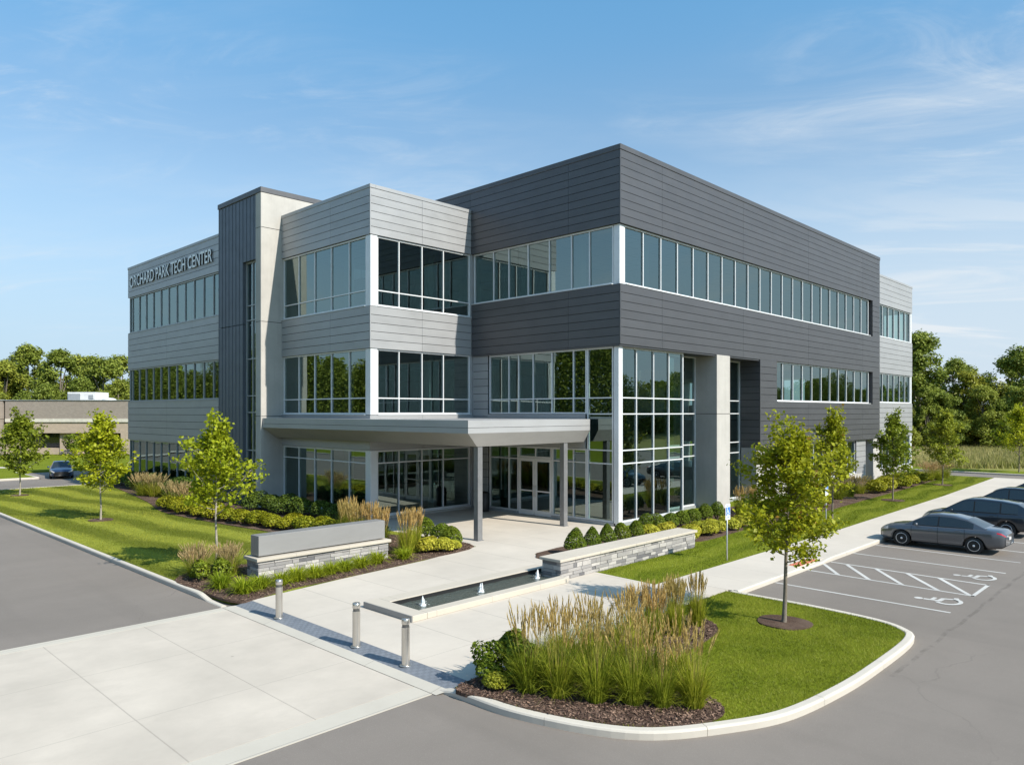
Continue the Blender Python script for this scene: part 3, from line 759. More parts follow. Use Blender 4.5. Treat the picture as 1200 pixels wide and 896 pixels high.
# --- windows of the silver-grey block, with the white corner posts
bxm = [20.5, 21.79, 23.2, 24.58, 26.385]; bym = [-36.66, -35.09, -33.54, -31.99, -30.43, -28.98]
for zs in ((9.97, 10.70, 13.23), (4.91, 5.67, 7.97), (0.16, 2.62, 3.22)):
    window('x', BX, bxm, zs); window('y', BY, bym, zs)
for (z0, z1) in ((9.94, 13.24), (4.88, 7.97), (0.0, 3.23)):
    c = MB(); c.box(BX - 0.42, BY + 0.05, z0, BX - 0.04, BY + 0.44, z1); P(c, 'corner_post', [M['alu']], bevel=0.01)
c = MB(); c.box(-36.6, BY + 0.02, -0.1, BX - 0.03, BY + 0.3, 0.12); c.box(BX - 0.3, BY + 0.31, -0.1, BX - 0.02, 26.4, 0.12); P(c, 'plinth', [M['concrete']])
# --- charcoal block windows
up = [26.86] + [28.36 + (57.45 - 28.36) * i / 20 for i in range(21)]
window('x', X0, up, (10.64, 13.23), rec=0.14)
window('y', Y0, [-28.5, -27.04, -25.95, -24.64, -23.26, -21.9, -20.85, -19.5], (10.64, 13.23), rec=0.14)
c = MB(); c.box(X0 - 0.44, Y0 + 0.12, 10.61, X0 - 0.12, Y0 + 0.44, 13.235); P(c, 'corner_post', [M['alu']], bevel=0.01)
c = MB(); c.box(X0 - 0.44, Y0 + 0.12, 0.0, X0 - 0.17, Y0 + 0.42, 7.90)
P(c, 'corner_post', [M['alu']], bevel=0.01)
window('x', X0, [41.92, 42.95, 44.4, 45.8, 47.25, 48.75, 50.2, 51.7, 53.15, 54.65, 56.1, 57.48], (5.66, 7.97), rec=0.14)
# --- lobby curtain wall
GL = X0 - 0.2
window('y', 26.5, [-27.40, -26.01, -25.33, -24.36, -23.15, -21.84, -21.05], [4.93, 5.65, 7.90], sill=False)
window('y', 26.5, [-21.03, -19.56], [0.13, 2.72, 3.31, 4.93, 5.65, 7.90], sill=False)
window('x', GL, [26.9, 28.07, 29.46, 30.77, 32.05], [0.13, 2.72, 3.31, 4.93, 5.65, 7.90], sill=False)
window('x', -20.15, [32.06, 34.78], [0.13, 2.72, 3.31, 4.93, 5.65, 7.90], sill=False)
window('x', -20.15, [36.2, 37.9, 39.70], [0.13, 2.72, 3.31, 4.93, 5.65, 7.90], sill=False)
window('y', 26.5, [-27.40, -26.01, -25.34], [0.13, 2.72, 3.34], sill=False)
window('y', 26.5, [-23.14, -21.84, -21.05], [0.13, 2.72, 3.34], sill=False)
window('y', 26.5, [-25.32, -24.2, -23.16], [2.80, 3.34], sill=False)
for q in ((-27.4, 26.52, -25.35, 26.8), (-23.13, 26.52, X0 - 0.35, 26.8), (GL - 0.3, 26.95, GL - 0.02, 32.04), (-20.4, 32.05, -20.17, 39.7)):
    c = MB(); c.box(q[0], q[1], -0.05, q[2], q[3], 0.125); P(c, 'plinth', [M['alu_dim']])
for (xa, xb, hs) in ((-25.32, -24.255, 1), (-24.235, -23.16, -1)):
    d = MB(); y0, y1 = 26.60, 26.66
    d.box(xa, y0, 0.02, xb, y1, 0.26); d.box(xa, y0, 2.62, xb, y1, 2.78); d.box(xa, y0, 0.26, xa + 0.13, y1, 2.62); d.box(xb - 0.13, y0, 0.26, xb, y1, 2.62)
    d.box(xa + 0.13, y0 + 0.01, 1.16, xb - 0.13, y1 - 0.01, 1.22)
    do = d.build('door', M['alu'], office, True)
    g = MB(); g.box(xa + 0.131, y0 + 0.027, 0.261, xb - 0.131, y0 + 0.033, 1.159); g.box(xa + 0.131, y0 + 0.027, 1.221, xb - 0.131, y0 + 0.033, 2.619); g.build('glass_pane', M['glass'], do)
    h = MB(); hx = xb - 0.065 if hs > 0 else xa + 0.065
    h.tube([(hx, 26.59, 0.95), (hx, 26.53, 0.95), (hx, 26.53, 1.45), (hx, 26.59, 1.45)], 0.017); h.build('handle', M['steel'], do)
# --- concrete pier and the ground floor along the parking side
c = MB(); c.box(-20.4, 34.8, -0.2, X0 + 0.02, 36.18, 7.97); P(c, 'concrete_pier', [M['concrete']], bevel=0.015)
c = MB(); c.box(X0 - 0.12, 34.79, 4.915, X0 + 0.023, 36.19, 4.94); c.box(-20.3, 34.797, 4.915, X0 - 0.12, 34.9, 4.94); P(c, 'concrete_joint', [M['gap']])
c = MB()
c.box(-20.2, 39.72, -0.2, X0 - 0.22, 43.4, 2.99); c.box(X0 - 0.5, 43.4, -0.2, X0 - 0.2, 57.1, 0.62); c.box(X0 - 0.9, 58.15, -0.2, X0 - 0.02, 59.49, 3.04)
c.box(-20.6, 57.1, -0.2, -20.3, 58.15, 3.0)
P(c, 'concrete_base', [M['concrete']], bevel=0.012)
window('x', X0 - 0.2, [43.42, 44.9, 46.4, 47.9, 49.4, 50.9, 52.4, 53.8, 55.2], [0.66, 3.0])
c = MB(); clad(c, 'x', X0 - 0.2, 55.2, 57.08, 0.625, 2.99, (), 0.4); P(c, 'grey_cladding', [M['grey_panel'], M['gap']])
# --- right wing
RX = X0 - 0.06
c = MB()
for (z0, z1) in ((13.22, 15.28), (8.0, 10.72), (3.1, 5.72)):
    clad(c, 'x', RX, 59.5, 67.64, z0, z1, (), 0.385); c.box(-50, 67.36, z0, RX - 0.29, 67.64, z1, 0)
P(c, 'grey_cladding', [M['grey_panel'], M['gap']])
c = MB(); c.box(RX - 0.3, 59.53, 15.285, RX + 0.025, 67.67, 15.45); c.box(-50, 67.4, 15.285, RX - 0.301, 67.67, 15.45); P(c, 'roof_coping', [M['grey_panel']], bevel=0.01)
for zs in ((10.75, 13.21), (5.75, 7.99), (0.72, 3.09)): window('x', RX, [59.55, 60.6, 61.95, 63.3, 64.7, 66.05, 67.3], zs)
c = MB(); c.box(RX - 0.4, 67.31, 0.6, RX - 0.05, 67.62, 13.3); P(c, 'corner_post', [M['alu']])
c = MB(); c.box(RX - 0.3, 59.5, -0.2, RX + 0.02, 67.64, 0.68); P(c, 'concrete_base', [M['concrete']])
# --- canopy: flat rim, underside tapering down to a smaller soffit
OUT = [(-36.66, 18.95), (-20.67, 18.95), (-20.67, 26.36), (BX + 0.03, 26.36), (BX + 0.03, BY - 0.02), (-36.66, BY - 0.02)]
INN = [(-36.66, 19.72), (-21.0, 19.72), (-21.0, 26.36), (BX + 0.03, 26.36), (BX + 0.03, BY - 0.02), (-36.66, BY - 0.02)]
b = MB()
b.face([(x, y, 4.70) for x, y in OUT], 0)
for i in range(6):
    j = (i + 1) % 6
    b.face([(*OUT[i], 4.42), (*OUT[j], 4.42), (*OUT[j], 4.70), (*OUT[i], 4.70)], 0, 0.6)
    b.face([(*OUT[i], 4.20), (*OUT[j], 4.20), (*OUT[j], 4.405), (*OUT[i], 4.405)], 0, 0.45)
ca = P(b, 'canopy', [M['canopy_metal']])
b = MB()
for i in range(6):
    j = (i + 1) % 6
    if math.dist(OUT[i], INN[i]) + math.dist(OUT[j], INN[j]) > 0.01: b.face([(*INN[i], 3.67), (*INN[j], 3.67), (*OUT[j], 4.203), (*OUT[i], 4.203)], 0, 0.5)
b.face([(x, y, 3.67) for x, y in INN][::-1], 0, 0.5)
for x in (-24.3,): b.box(x - 0.012, 19.75, 3.664, x + 0.012, 26.3, 3.672, 1)
b.box(-28.5, 22.9, 3.664, -21.05, 22.924, 3.672, 1)
b.build('canopy_soffit', [M['soffit'], M['gap']], ca)
b = MB(); b.box(-36.6, 18.99, 4.35, -20.72, BY - 0.05, 4.46); b.box(-28.4, 20.1, 4.35, -20.72, 26.3, 4.46); b.build('canopy_deck', M['gap'], ca)
for (x, y) in ((-21.15, 19.92), (-21.15, 25.1)):
    b = MB(); b.box(x - 0.125, y - 0.125, 0.0, x + 0.125, y + 0.125, 3.68); b.box(x - 0.17, y - 0.17, -0.01, x + 0.17, y + 0.17, 0.02)
    b.build('canopy_column', M['post_grey'], office, True, bevel=0.008)
# --- roofs, rear walls, floors and inner walls seen through the glass
b = MB(); b.box(-40.1, 26.7, 15.9, X0 - 0.35, 59.2, 16.1); b.box(-56.4, 19.3, 14.8, -41.9, 26.3, 14.95); b.box(-36.7, 20.35, 14.8, BX - 0.3, 26.3, 14.95); b.box(-56.4, 26.3, 14.8, -40.3, 45, 14.95); b.box(-50, 59.5, 14.8, RX - 0.3, 67.4, 14.95)
P(b, 'roof_deck', [M['roof']])
b = MB(); b.box(-56.62, 45, 0, -40.2, 45.25, 15.3); b.box(-40.3, 45.25, 0, -40.0, 67.6, 15.3); b.box(-50, 67.37, 0, -40.3, 67.64, 3.0); b.box(-40, 59.2, 15.28, X0 - 0.3, 59.49, 16.42); b.box(-40.3, 26.7, 14.9, -40.0, 59.4, 16.42)
P(b, 'rear_wall', [M['grey_panel']])
b = MB(); b.box(-56.6, 19.36, 0.05, -56.46, 45, 15.1); P(b, 'end_wall', [M['grey_panel']])
b = MB()
for (z0, z1) in ((3.26, 4.5), (8.02, 9.3), (13.25, 14.6)):
    b.box(-56.3, 19.45, z0, -41.9, 44.9, z1); b.box(-36.2, 20.5, z0, BX - 0.5, 26.3, z1); b.box(-41.2, 26.31, z0, -28.6, 44.9, z1)
    if z0 > 5: b.box(-28.59, 26.9, z0, X0 - 0.5, 59.4, z1)
    else: b.box(-30.0, 39.8, z0, X0 - 0.5, 59.4, z1)
    b.box(-39.9, 59.5, z0, RX - 0.5, 67.3, z1)
P(b, 'ceiling', [M['ceiling']])
b = MB(); b.box(-56.3, 19.4, 0.0, -41.9, 44.9, 0.03)
for z in (0.03, 4.51, 9.31):
    b.box(-56.3, 19.4, z, -41.9, 44.9, z + 0.03); b.box(-36.2, 20.4, z, BX - 0.5, 26.3, z + 0.03); b.box(-41.2, 26.31, z, -28.6, 44.9, z + 0.03); b.box(-28.59, 26.9, z, -20.3, 59.4, z + 0.03) if z != 4.51 else b.box(-30, 39.8, z, X0 - 0.5, 59.4, z + 0.03)
    b.box(-39.9, 59.5, z, RX - 0.5, 67.3, z + 0.03)
b.box(-20.299, 40, 9.31, X0 - 0.5, 59.4, 9.34); b.box(-20.299, 26.9, 9.31, X0 - 0.5, 39.9, 9.34)
P(b, 'floor', [M['inner_floor']])
def inner(x0, y0, z0, x1, y1, z1, nm, mt):
    b = MB(); b.box(x0, y0, z0, x1, y1, z1); P(b, nm, [M[mt]])
for z0, z1 in ((0.06, 3.25), (4.54, 8.01), (9.34, 13.24)):
    for q in ((-50, 25.6, -43, 25.8), (-35.8, 30.5, -30.2, 30.7), (-41, 33, -36.5, 33.2), (-26.2, 45, -26.0, 58.5), (-26.0, 62.5, -20.5, 62.7)): inner(q[0], q[1], z0, q[2], q[3], z1, 'inner_wall', 'inner_wall')
    for x in (-55, -50.2, -45.4): inner(x - 0.2, 20.3, z0, x + 0.2, 20.7, z1, 'interior_column', 'white_sign')
    for y in (43.5, 51.0, 64.0): inner(-20.6, y - 0.2, z0, -20.2, y + 0.2, z1, 'interior_column', 'white_sign')
    for (x, y) in ((-33.2, 22.0), (-30.2, 24.9)): inner(x - 0.18, y - 0.18, z0, x + 0.18, y + 0.18, z1, 'interior_column', 'white_sign')
inner(-29.5, 33.5, 0.06, -23.2, 33.8, 7.9, 'inner_wall', 'inner_wall'); inner(-28.4, 36.6, 9.34, -21.5, 36.8, 13.24, 'inner_wall', 'inner_wall')
for (x, y) in ((-24.6, 28.2), (-21.6, 31.0)): inner(x - 0.2, y - 0.2, 0.06, x + 0.2, y + 0.2, 7.9, 'interior_column', 'white_sign')
for (x, y) in ((-22.5, 28.0), (-26.3, 28.2), (-20.6, 30.5), (-20.6, 35.4)): inner(x - 0.18, y - 0.18, 9.34, x + 0.18, y + 0.18, 13.24, 'interior_column', 'white_sign')
# --- raised lettering
tcv = bpy.data.curves.new('lettering_curve', 'FONT'); tcv.body = 'ORCHARD PARK TECH CENTER'; tcv.size = 1.0; tcv.extrude = 0.035; tcv.offset = 0.012; tcv.space_character = 1.02; tcv.resolution_u = 3
to = bpy.data.objects.new('lettering_tmp', tcv); COL.objects.link(to); bpy.context.view_layer.update()
me = bpy.data.meshes.new_from_object(to.evaluated_get(bpy.context.evaluated_depsgraph_get())); bpy.data.objects.remove(to)
n = len(me.vertices); co = np.empty(n * 3, np.float32); me.vertices.foreach_get('co', co); co = co.reshape(-1, 3)
co[:, 0] = (co[:, 0] - co[:, 0].min()) / np.ptp(co[:, 0]) * 13.3 - 56.0
co[:, 1] = (co[:, 1] - co[:, 1].min()) / np.ptp(co[:, 1]) * 0.80 + 13.78
V = np.stack([co[:, 0], WY - 0.06 - co[:, 2], co[:, 1]], 1)
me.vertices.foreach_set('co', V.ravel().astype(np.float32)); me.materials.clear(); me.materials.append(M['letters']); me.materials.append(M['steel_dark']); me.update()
for pf in me.polygons: pf.material_index = 0 if pf.normal.y < -0.8 else 1  # letter sides painted dark: the shade on the returns is put into their colour
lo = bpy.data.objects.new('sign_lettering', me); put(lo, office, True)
lo['label'] = 'raised silver capitals reading ORCHARD PARK TECH CENTER'

# ------------------------------------------------------------------ low brick building far left
px, py = at(-60.0, 88.0)
low = thing('brick_building', 'low flat-roofed tan brick building behind the left lawn', 'building', (px, py, 0), math.atan2(HX, HY))
# local x runs along the facade to the right, local y runs away from the camera
b = MB(); b.box(0, 0.02, 2.55, 34, 14, 3.85); b.box(0, 2.3, 0, 34, 14, 2.55); b.box(0, 0.02, 0, 1.35, 2.3, 2.55); b.box(6.1, 0.5, 0, 8.3, 2.3, 2.55); b.box(13.6, 0.02, 0, 34, 2.3, 2.55); b.box(1.35, 0.6, 0, 6.1, 1.2, 0.75)
b.build('wall', M['tan_brick'], low)
b = MB(); b.box(-0.05, -0.05, 4.25, 34.1, 14.1, 6.4); b.box(-30, -4.6, 4.25, -0.3, 14.1, 6.4); b.build('parapet', M['brown_brick'], low)
b = MB(); b.box(-0.02, -0.12, 3.85, 34.1, 14, 4.25); b.build('fascia_band', M['pale_band'], low)
b = MB(); b.box(-30, -4.5, 0, -0.35, 14, 4.25); b.build('side_block', M['brown_brick'], low)
for (x0, x1) in ((1.4, 3.7), (3.76, 6.05), (8.35, 10.9), (10.96, 13.5)):
    b = MB(); b.box(x0, 1.3, 0.75, x1, 1.42, 2.5); b.build('window', M['car_glass'], low)
b = MB(); b.box(4.9, 4, 6.4, 8.4, 7, 7.5); b.box(5.0, 3.9, 6.5, 6.6, 4.0, 7.35, 1); b.box(7.6, 3.9, 6.7, 8.2, 4.0, 7.2, 1)
b.build('rooftop_unit', [M['hvac'], M['alu_dim']], low, bevel=0.03)
b = MB(); b.lathe([(0.8, 0), (0.8, 0.2), (0.5, 0.35), (0.0, 0.4)], (10.1, 4, 6.4), 16); b.build('roof_vent', M['hvac'], low)
b = MB(); b.box(13.7, 4, 6.4, 14.5, 4.8, 6.85); b.build('roof_vent', M['hvac'], low)
b = MB(); b.box(-30, -4.7, 6.402, -0.2, 14.2, 6.5); b.box(-0.15, -0.15, 6.402, 34.2, 14.2, 6.47); b.build('coping', M['alu_dim'], low)

# small barn among the trees on the right
px, py = at(77.5, 118)
barn = thing('barn', 'small pale-roofed barn half hidden among the trees at right', 'barn', (px, py, 0), math.atan2(HX, HY) + 0.3)
b = MB(); b.box(-4.5, 0, 0, 4.5, 7, 3.4); b.build('wall', simple('barn_boards', (0.22, 0.17, 0.14), 0.9), barn)
b = MB(); b.face([(-4.9, -0.4, 3.3), (4.9, -0.4, 3.3), (4.9, 3.5, 5.7), (-4.9, 3.5, 5.7)]); b.face([(-4.9, 3.5, 5.7), (4.9, 3.5, 5.7), (4.9, 7.4, 3.3), (-4.9, 7.4, 3.3)]); b.build('roof', M['hvac'], barn)
# ------------------------------------------------------------------ street objects
def bollard(x, y, z, label):
    t = thing('bollard', label, 'bollard', (x, y, z), 0, 'steel bollards along the plaza edge')
    b = MB(); b.lathe([(0.083, 0.0), (0.083, 0.76)], n=28); b.build('post', M['steel'], t)
    b = MB(); b.lathe([(0.07, 0.76), (0.07, 0.82)], n=28); b.build('light_slot', M['steel_dark'], t)
    b = MB(); b.lathe([(0.079, 0.82), (0.083, 0.826), (0.083, 0.925), (0.075, 0.935), (0.0, 0.937)], n=28); b.build('cap', M['steel'], t)
    b = MB(); b.lathe([(0.125, 0.0), (0.125, 0.008), (0.12, 0.011), (0.085, 0.011)], n=28); b.build('base_flange', M['steel'], t)
    return t
bollard(-16.81, 9.12, -0.042, 'steel bollard nearest the daylilies and the sign')
bollard(-13.55, 9.16, -0.035, 'middle steel bollard of the three on the grey band')
bollard(-11.83, 9.16, -0.035, 'steel bollard nearest the island bed shrubs')

# blank monument sign on a ledgestone base
def ledge_wall(mb, x0, y0, x1, y1, z0, z1, rows, lmin=0.16, lmax=0.62):
    """dry-stacked stone: courses of separate stones with uneven faces"""
    mb.box(x0 + 0.03, y0 + 0.03, z0, x1 - 0.03, y1 - 0.03, z1, 0, 0.1)
    z = z0; hs = RNG.uniform(0.75, 1.3, rows); hs = hs / hs.sum() * (z1 - z0)
    for h in hs:
        for (a0, a1, fix, ax, s) in ((y0, y1, x1, 'x', 1), (y0, y1, x0, 'x', -1), (x0, x1, y0, 'y', -1), (x0, x1, y1, 'y', 1)):
            u = a0
            while u < a1 - 1e-3:
                l = min(RNG.uniform(lmin, lmax), a1 - u)
                if a1 - u - l < 0.1: l = a1 - u
                d = RNG.uniform(0.0, 0.028); t = float(np.clip(RNG.normal(0.5, 0.28), 0, 1)); g = 0.004
                if ax == 'x': mb.box(fix - s * 0.05, u + g, z + g, fix + s * (d - 0.012), u + l - g, z + h - g, 0, t)
                else: mb.box(u + g, fix - s * 0.05, z + g, u + l - g, fix + s * (d - 0.012), z + h - g, 0, t)
                u += l
        z += h
mon = thing('monument_sign', 'long low grey sign slab without lettering on a stacked stone base', 'sign', (-21.1, 12.95, 0))
b = MB(); ledge_wall(b, -0.36, -2.36, 0.36, 2.36, -0.1, 0.56, 6); b.build('stone_base', M['stone'], mon, bevel=0.006)
b = MB(); b.box(-0.43, -2.44, 0.565, 0.43, 2.44, 0.66); b.build('base_cap', M['stone_cap'], mon, bevel=0.012, seg=2)
b = MB(); b.box(-0.19, -2.2, 0.66, 0.19, 2.2, 0.70); b.build('plinth', M['steel_dark'], mon)
b = MB(); b.box(-0.25, -2.3, 0.70, 0.25, 2.3, 1.30); b.build('sign_panel', M['sign_metal'], mon, bevel=0.008)

wall = thing('stone_wall', 'low stacked stone wall with pale cap beside the fountain and boxwoods', 'wall', (-14.68, 20.7, 0))
b = MB(); ledge_wall(b, -0.36, -3.85, 0.36, 3.85, -0.1, 0.54, 6); b.build('stone_facing', M['stone'], wall, bevel=0.006)
b = MB()
for i in range(4): b.box(-0.42, -3.93 + 1.965 * i + 0.003, 0.545, 0.42, -3.93 + 1.965 * (i + 1) - 0.003, 0.63)
b.build('wall_cap', M['stone_cap'], wall, bevel=0.012, seg=2)

ft = thing('fountain', 'long narrow rill fountain with pale stone rim in the plaza', 'fountain', (-15.0, 14.3, 0))
b = MB()
b.box(-1.0, -3.25, 0, 1.0, -2.80, 0.15); b.box(-1.0, -2.795, 0, -0.52, 3.3, 0.15); b.box(0.66, -2.795, 0, 1.0, 2.54, 0.15); b.box(-0.515, 3.0, 0, -0.03, 3.3, 0.15)
b.build('rim', M['stone_cap'], ft, bevel=0.01)
b = MB(); b.box(-0.99, -3.275, 0.005, 0.99, -3.252, 0.148); b.build('front_plate', M['sign_metal'], ft)
b = MB(); b.box(-0.518, -2.795, 0.005, -0.49, 2.995, 0.128); b.box(0.63, -2.795, 0.005, 0.658, 2.54, 0.128); b.box(-0.49, -2.797, 0.005, 0.63, -2.77, 0.128)
b.build('basin_lining', M['black'], ft)
# rippled water surface
n = 60; xs = np.linspace(-0.5, 0.64, 14); ys = np.linspace(-2.78, 2.99, n)
XX, YY = np.meshgrid(xs, ys); ZZ = 0.035 + 0.004 * np.sin(9 * YY + 3 * XX) * np.sin(7 * XX + 2 * YY)
for jy in (-2.16, -0.12, 2.2):
    r = np.hypot(XX - 0.05, YY - jy); ZZ += 0.006 * np.cos(r * 26) * np.exp(-r * 2.2)
V = np.stack([XX, YY, ZZ], -1).reshape(-1, 3); F = [[j * 14 + i, j * 14 + i + 1, (j + 1) * 14 + i + 1, (j + 1) * 14 + i] for j in range(n - 1) for i in range(13)]
np_object('water', V, F, M['water'], ft, smooth=True)
def foam_mat():
    t = NT('water_foam'); b = t.bsdf((0.82, 0.86, 0.88), 0.25, 0, 0.6); b.inputs['Alpha'].default_value = 1
    tr = t.N('BsdfTransparent'); mx = t.N('MixShader'); n = t.noise(35, 3, 0.6); f = t.ramp(n, 0.35, 0.6); t.L(t.math('MULTIPLY_ADD', f, 0.55), mx.inputs[0])
    mx.inputs[0].links[0].from_node.inputs[2].default_value = 0.4
    t.L(tr.outputs[0], mx.inputs[1]); t.L(b.outputs[0], mx.inputs[2]); return t.done(mx)
M['foam'] = foam_mat()
for (y, lb) in ((-2.16, 'bubbling white water jet at the near end of the fountain'), (-0.12, 'bubbling white water jet halfway along the fountain'), (2.2, 'bubbling white water jet beside the end of the stone wall')):
    b = MB()
    for q in range(5):
        ox, oy, hh = RNG.normal(0, .018), RNG.normal(0, .018), RNG.uniform(.16, .29)
        b.lathe([(0.07, 0.0), (0.045, hh * .1), (0.032, hh * .35), (0.03, hh * .55), (0.018, hh * .8), (0.0, hh)], (ox, oy, 0), 9)
    for k in range(70):
        a = RNG.uniform(0, 2 * PI); r = abs(RNG.normal(0.05, 0.05)); z = max(0.005, RNG.uniform(0, 0.22) * (1 - r / 0.18)); q = RNG.uniform(0.004, 0.012)
        b.lathe([(0.0, -q), (q, 0), (0.0, q)], (r * math.cos(a), r * math.sin(a), z), 5)
    o = b.build('water_jet', M['foam']); o.location = (-14.95, 14.3 + y, 0.035)
    tag(o, lb, 'water jet', 'jets of the rill fountain')

# accessible parking signs facing the bays
def parking_sign(x, y, label):
    t = thing('parking_sign', label, 'sign', (x, y, 0), 0, 'accessible parking signs')
    b = MB(); b.lathe([(0.024, -0.1), (0.024, 1.5), (0.0, 1.52)], n=10); b.build('post', M['steel'], t)
    b = MB(); b.box(0.026, -0.16, 1.37, 0.034, 0.16, 1.90); b.build('sign_panel', M['white_sign'], t, bevel=0.004)
    b = MB(); b.box(0.035, -0.135, 1.52, 0.0375, 0.135, 1.80); f = b.build('blue_field', M['blue_sign'], t)
    b = wheelchair(0.2, lambda u, v, k: (0.0385 + k * .3, u - 0.01, 1.56 + v)); b.build('wheelchair_symbol', M['white_sign'], f)
    b = MB()
    b.box(0.035, -0.11, 1.835, 0.037, 0.11, 1.86); b.box(0.035, -0.09, 1.44, 0.037, 0.09, 1.465); b.build('border_bars', M['blue_sign'], t)
    return t
parking_sign(-12.27, 23.13, 'blue and white wheelchair parking sign on the grass near the stone wall')
parking_sign(-12.73, 32.87, 'blue and white wheelchair parking sign behind the island tree')

b = MB(); b.box(-10.42, 23.75, -0.06, -10.075, 25.3, 0.007)
for i in range(3):
    for k in range(13): b.lathe([(0.028, 0.006), (0.018, 0.014), (0.0, 0.014)], (-10.36 + 0.11 * i, 23.81 + 0.117 * k, 0.0), 8)
tag(b.build('warning_pad', M['orange']), 'orange-red bumpy warning pad set into the sidewalk kerb', 'tactile pad')

t = thing('trash_bin', 'black litter bin against the wall left of the glass doors', 'bin', (-27.05, 25.9, 0))
b = MB(); b.lathe([(0.24, 0.02), (0.26, 0.1), (0.27, 0.85), (0.25, 0.87)], n=20); b.build('bin_body', M['black'], t)
b = MB(); b.lathe([(0.28, 0.87), (0.28, 0.92), (0.22, 1.0), (0.1, 1.03), (0.0, 1.03)], n=20); b.build('lid', M['black'], t)

# ------------------------------------------------------------------ cars
def prof(pts):
    xs = np.array([p[0] for p in pts]); zs = np.array([p[1] for p in pts])
    def f(x):
        q = np.linspace(-0.07, 0.07, 7)
        return float(np.mean(np.interp(np.clip(x + q, xs[0], xs[-1]), xs, zs)))
    return f
SEDAN = dict(L=4.8, wb=(1.43, -1.32), R=0.335,
    zt=[(-2.4, .80), (-2.34, .96), (-2.2, 1.03), (-1.7, 1.06), (-1.5, 1.06), (1.0, 1.0), (1.3, .97), (1.75, .92), (2.12, .84), (2.33, .74), (2.4, .62)],
    zs=[(-2.4, .78), (-2.3, .92), (-1.8, .985), (-.5, .95), (.9, .91), (1.7, .86), (2.12, .79), (2.33, .70), (2.4, .60)],
    zb=[(-2.4, .42), (-2.28, .30), (-1.9, .24), (1.9, .21), (2.3, .22), (2.4, .30)],
    w=[(-2.4, .66), (-2.3, .79), (-2.0, .875), (-1.0, .915), (1.0, .915), (1.8, .885), (2.12, .81), (2.32, .66), (2.4, .5)],
    zr=[(-1.72, 1.04), (-1.05, 1.36), (-.5, 1.47), (.1, 1.485), (.48, 1.44), (1.30, .96)],
    rear=(-1.66, -1.02), front=(.46, 1.24), side=(-1.28, 1.02), doors=(1.04, .02, -.98))
SUV = dict(L=4.7, wb=(1.42, -1.28), R=0.36,
    zt=[(-2.35, .80), (-2.3, 1.02), (-2.2, 1.10), (-1.5, 1.12), (1.0, 1.10), (1.3, 1.07), (1.75, 1.0), (2.1, .90), (2.28, .76), (2.35, .6)],
    zs=[(-2.35, .78), (-2.28, 1.0), (-1.8, 1.06), (-.5, 1.03), (.9, 1.0), (1.7, .93), (2.1, .83), (2.28, .70), (2.35, .58)],
    zb=[(-2.35, .46), (-2.25, .36), (-1.9, .30), (1.9, .28), (2.25, .30), (2.35, .38)],
    w=[(-2.35, .70), (-2.26, .82), (-2.0, .89), (-1.0, .925), (1.0, .925), (1.8, .895), (2.08, .83), (2.27, .68), (2.35, .54)],
    zr=[(-2.27, 1.10), (-2.05, 1.36), (-1.7, 1.56), (-1.0, 1.655), (-.2, 1.69), (.3, 1.66), (.6, 1.56), (1.42, 1.04)],
    rear=(-2.22, -1.74), front=(.58, 1.36), side=(-1.72, 1.04), doors=(1.06, .04, -.95))
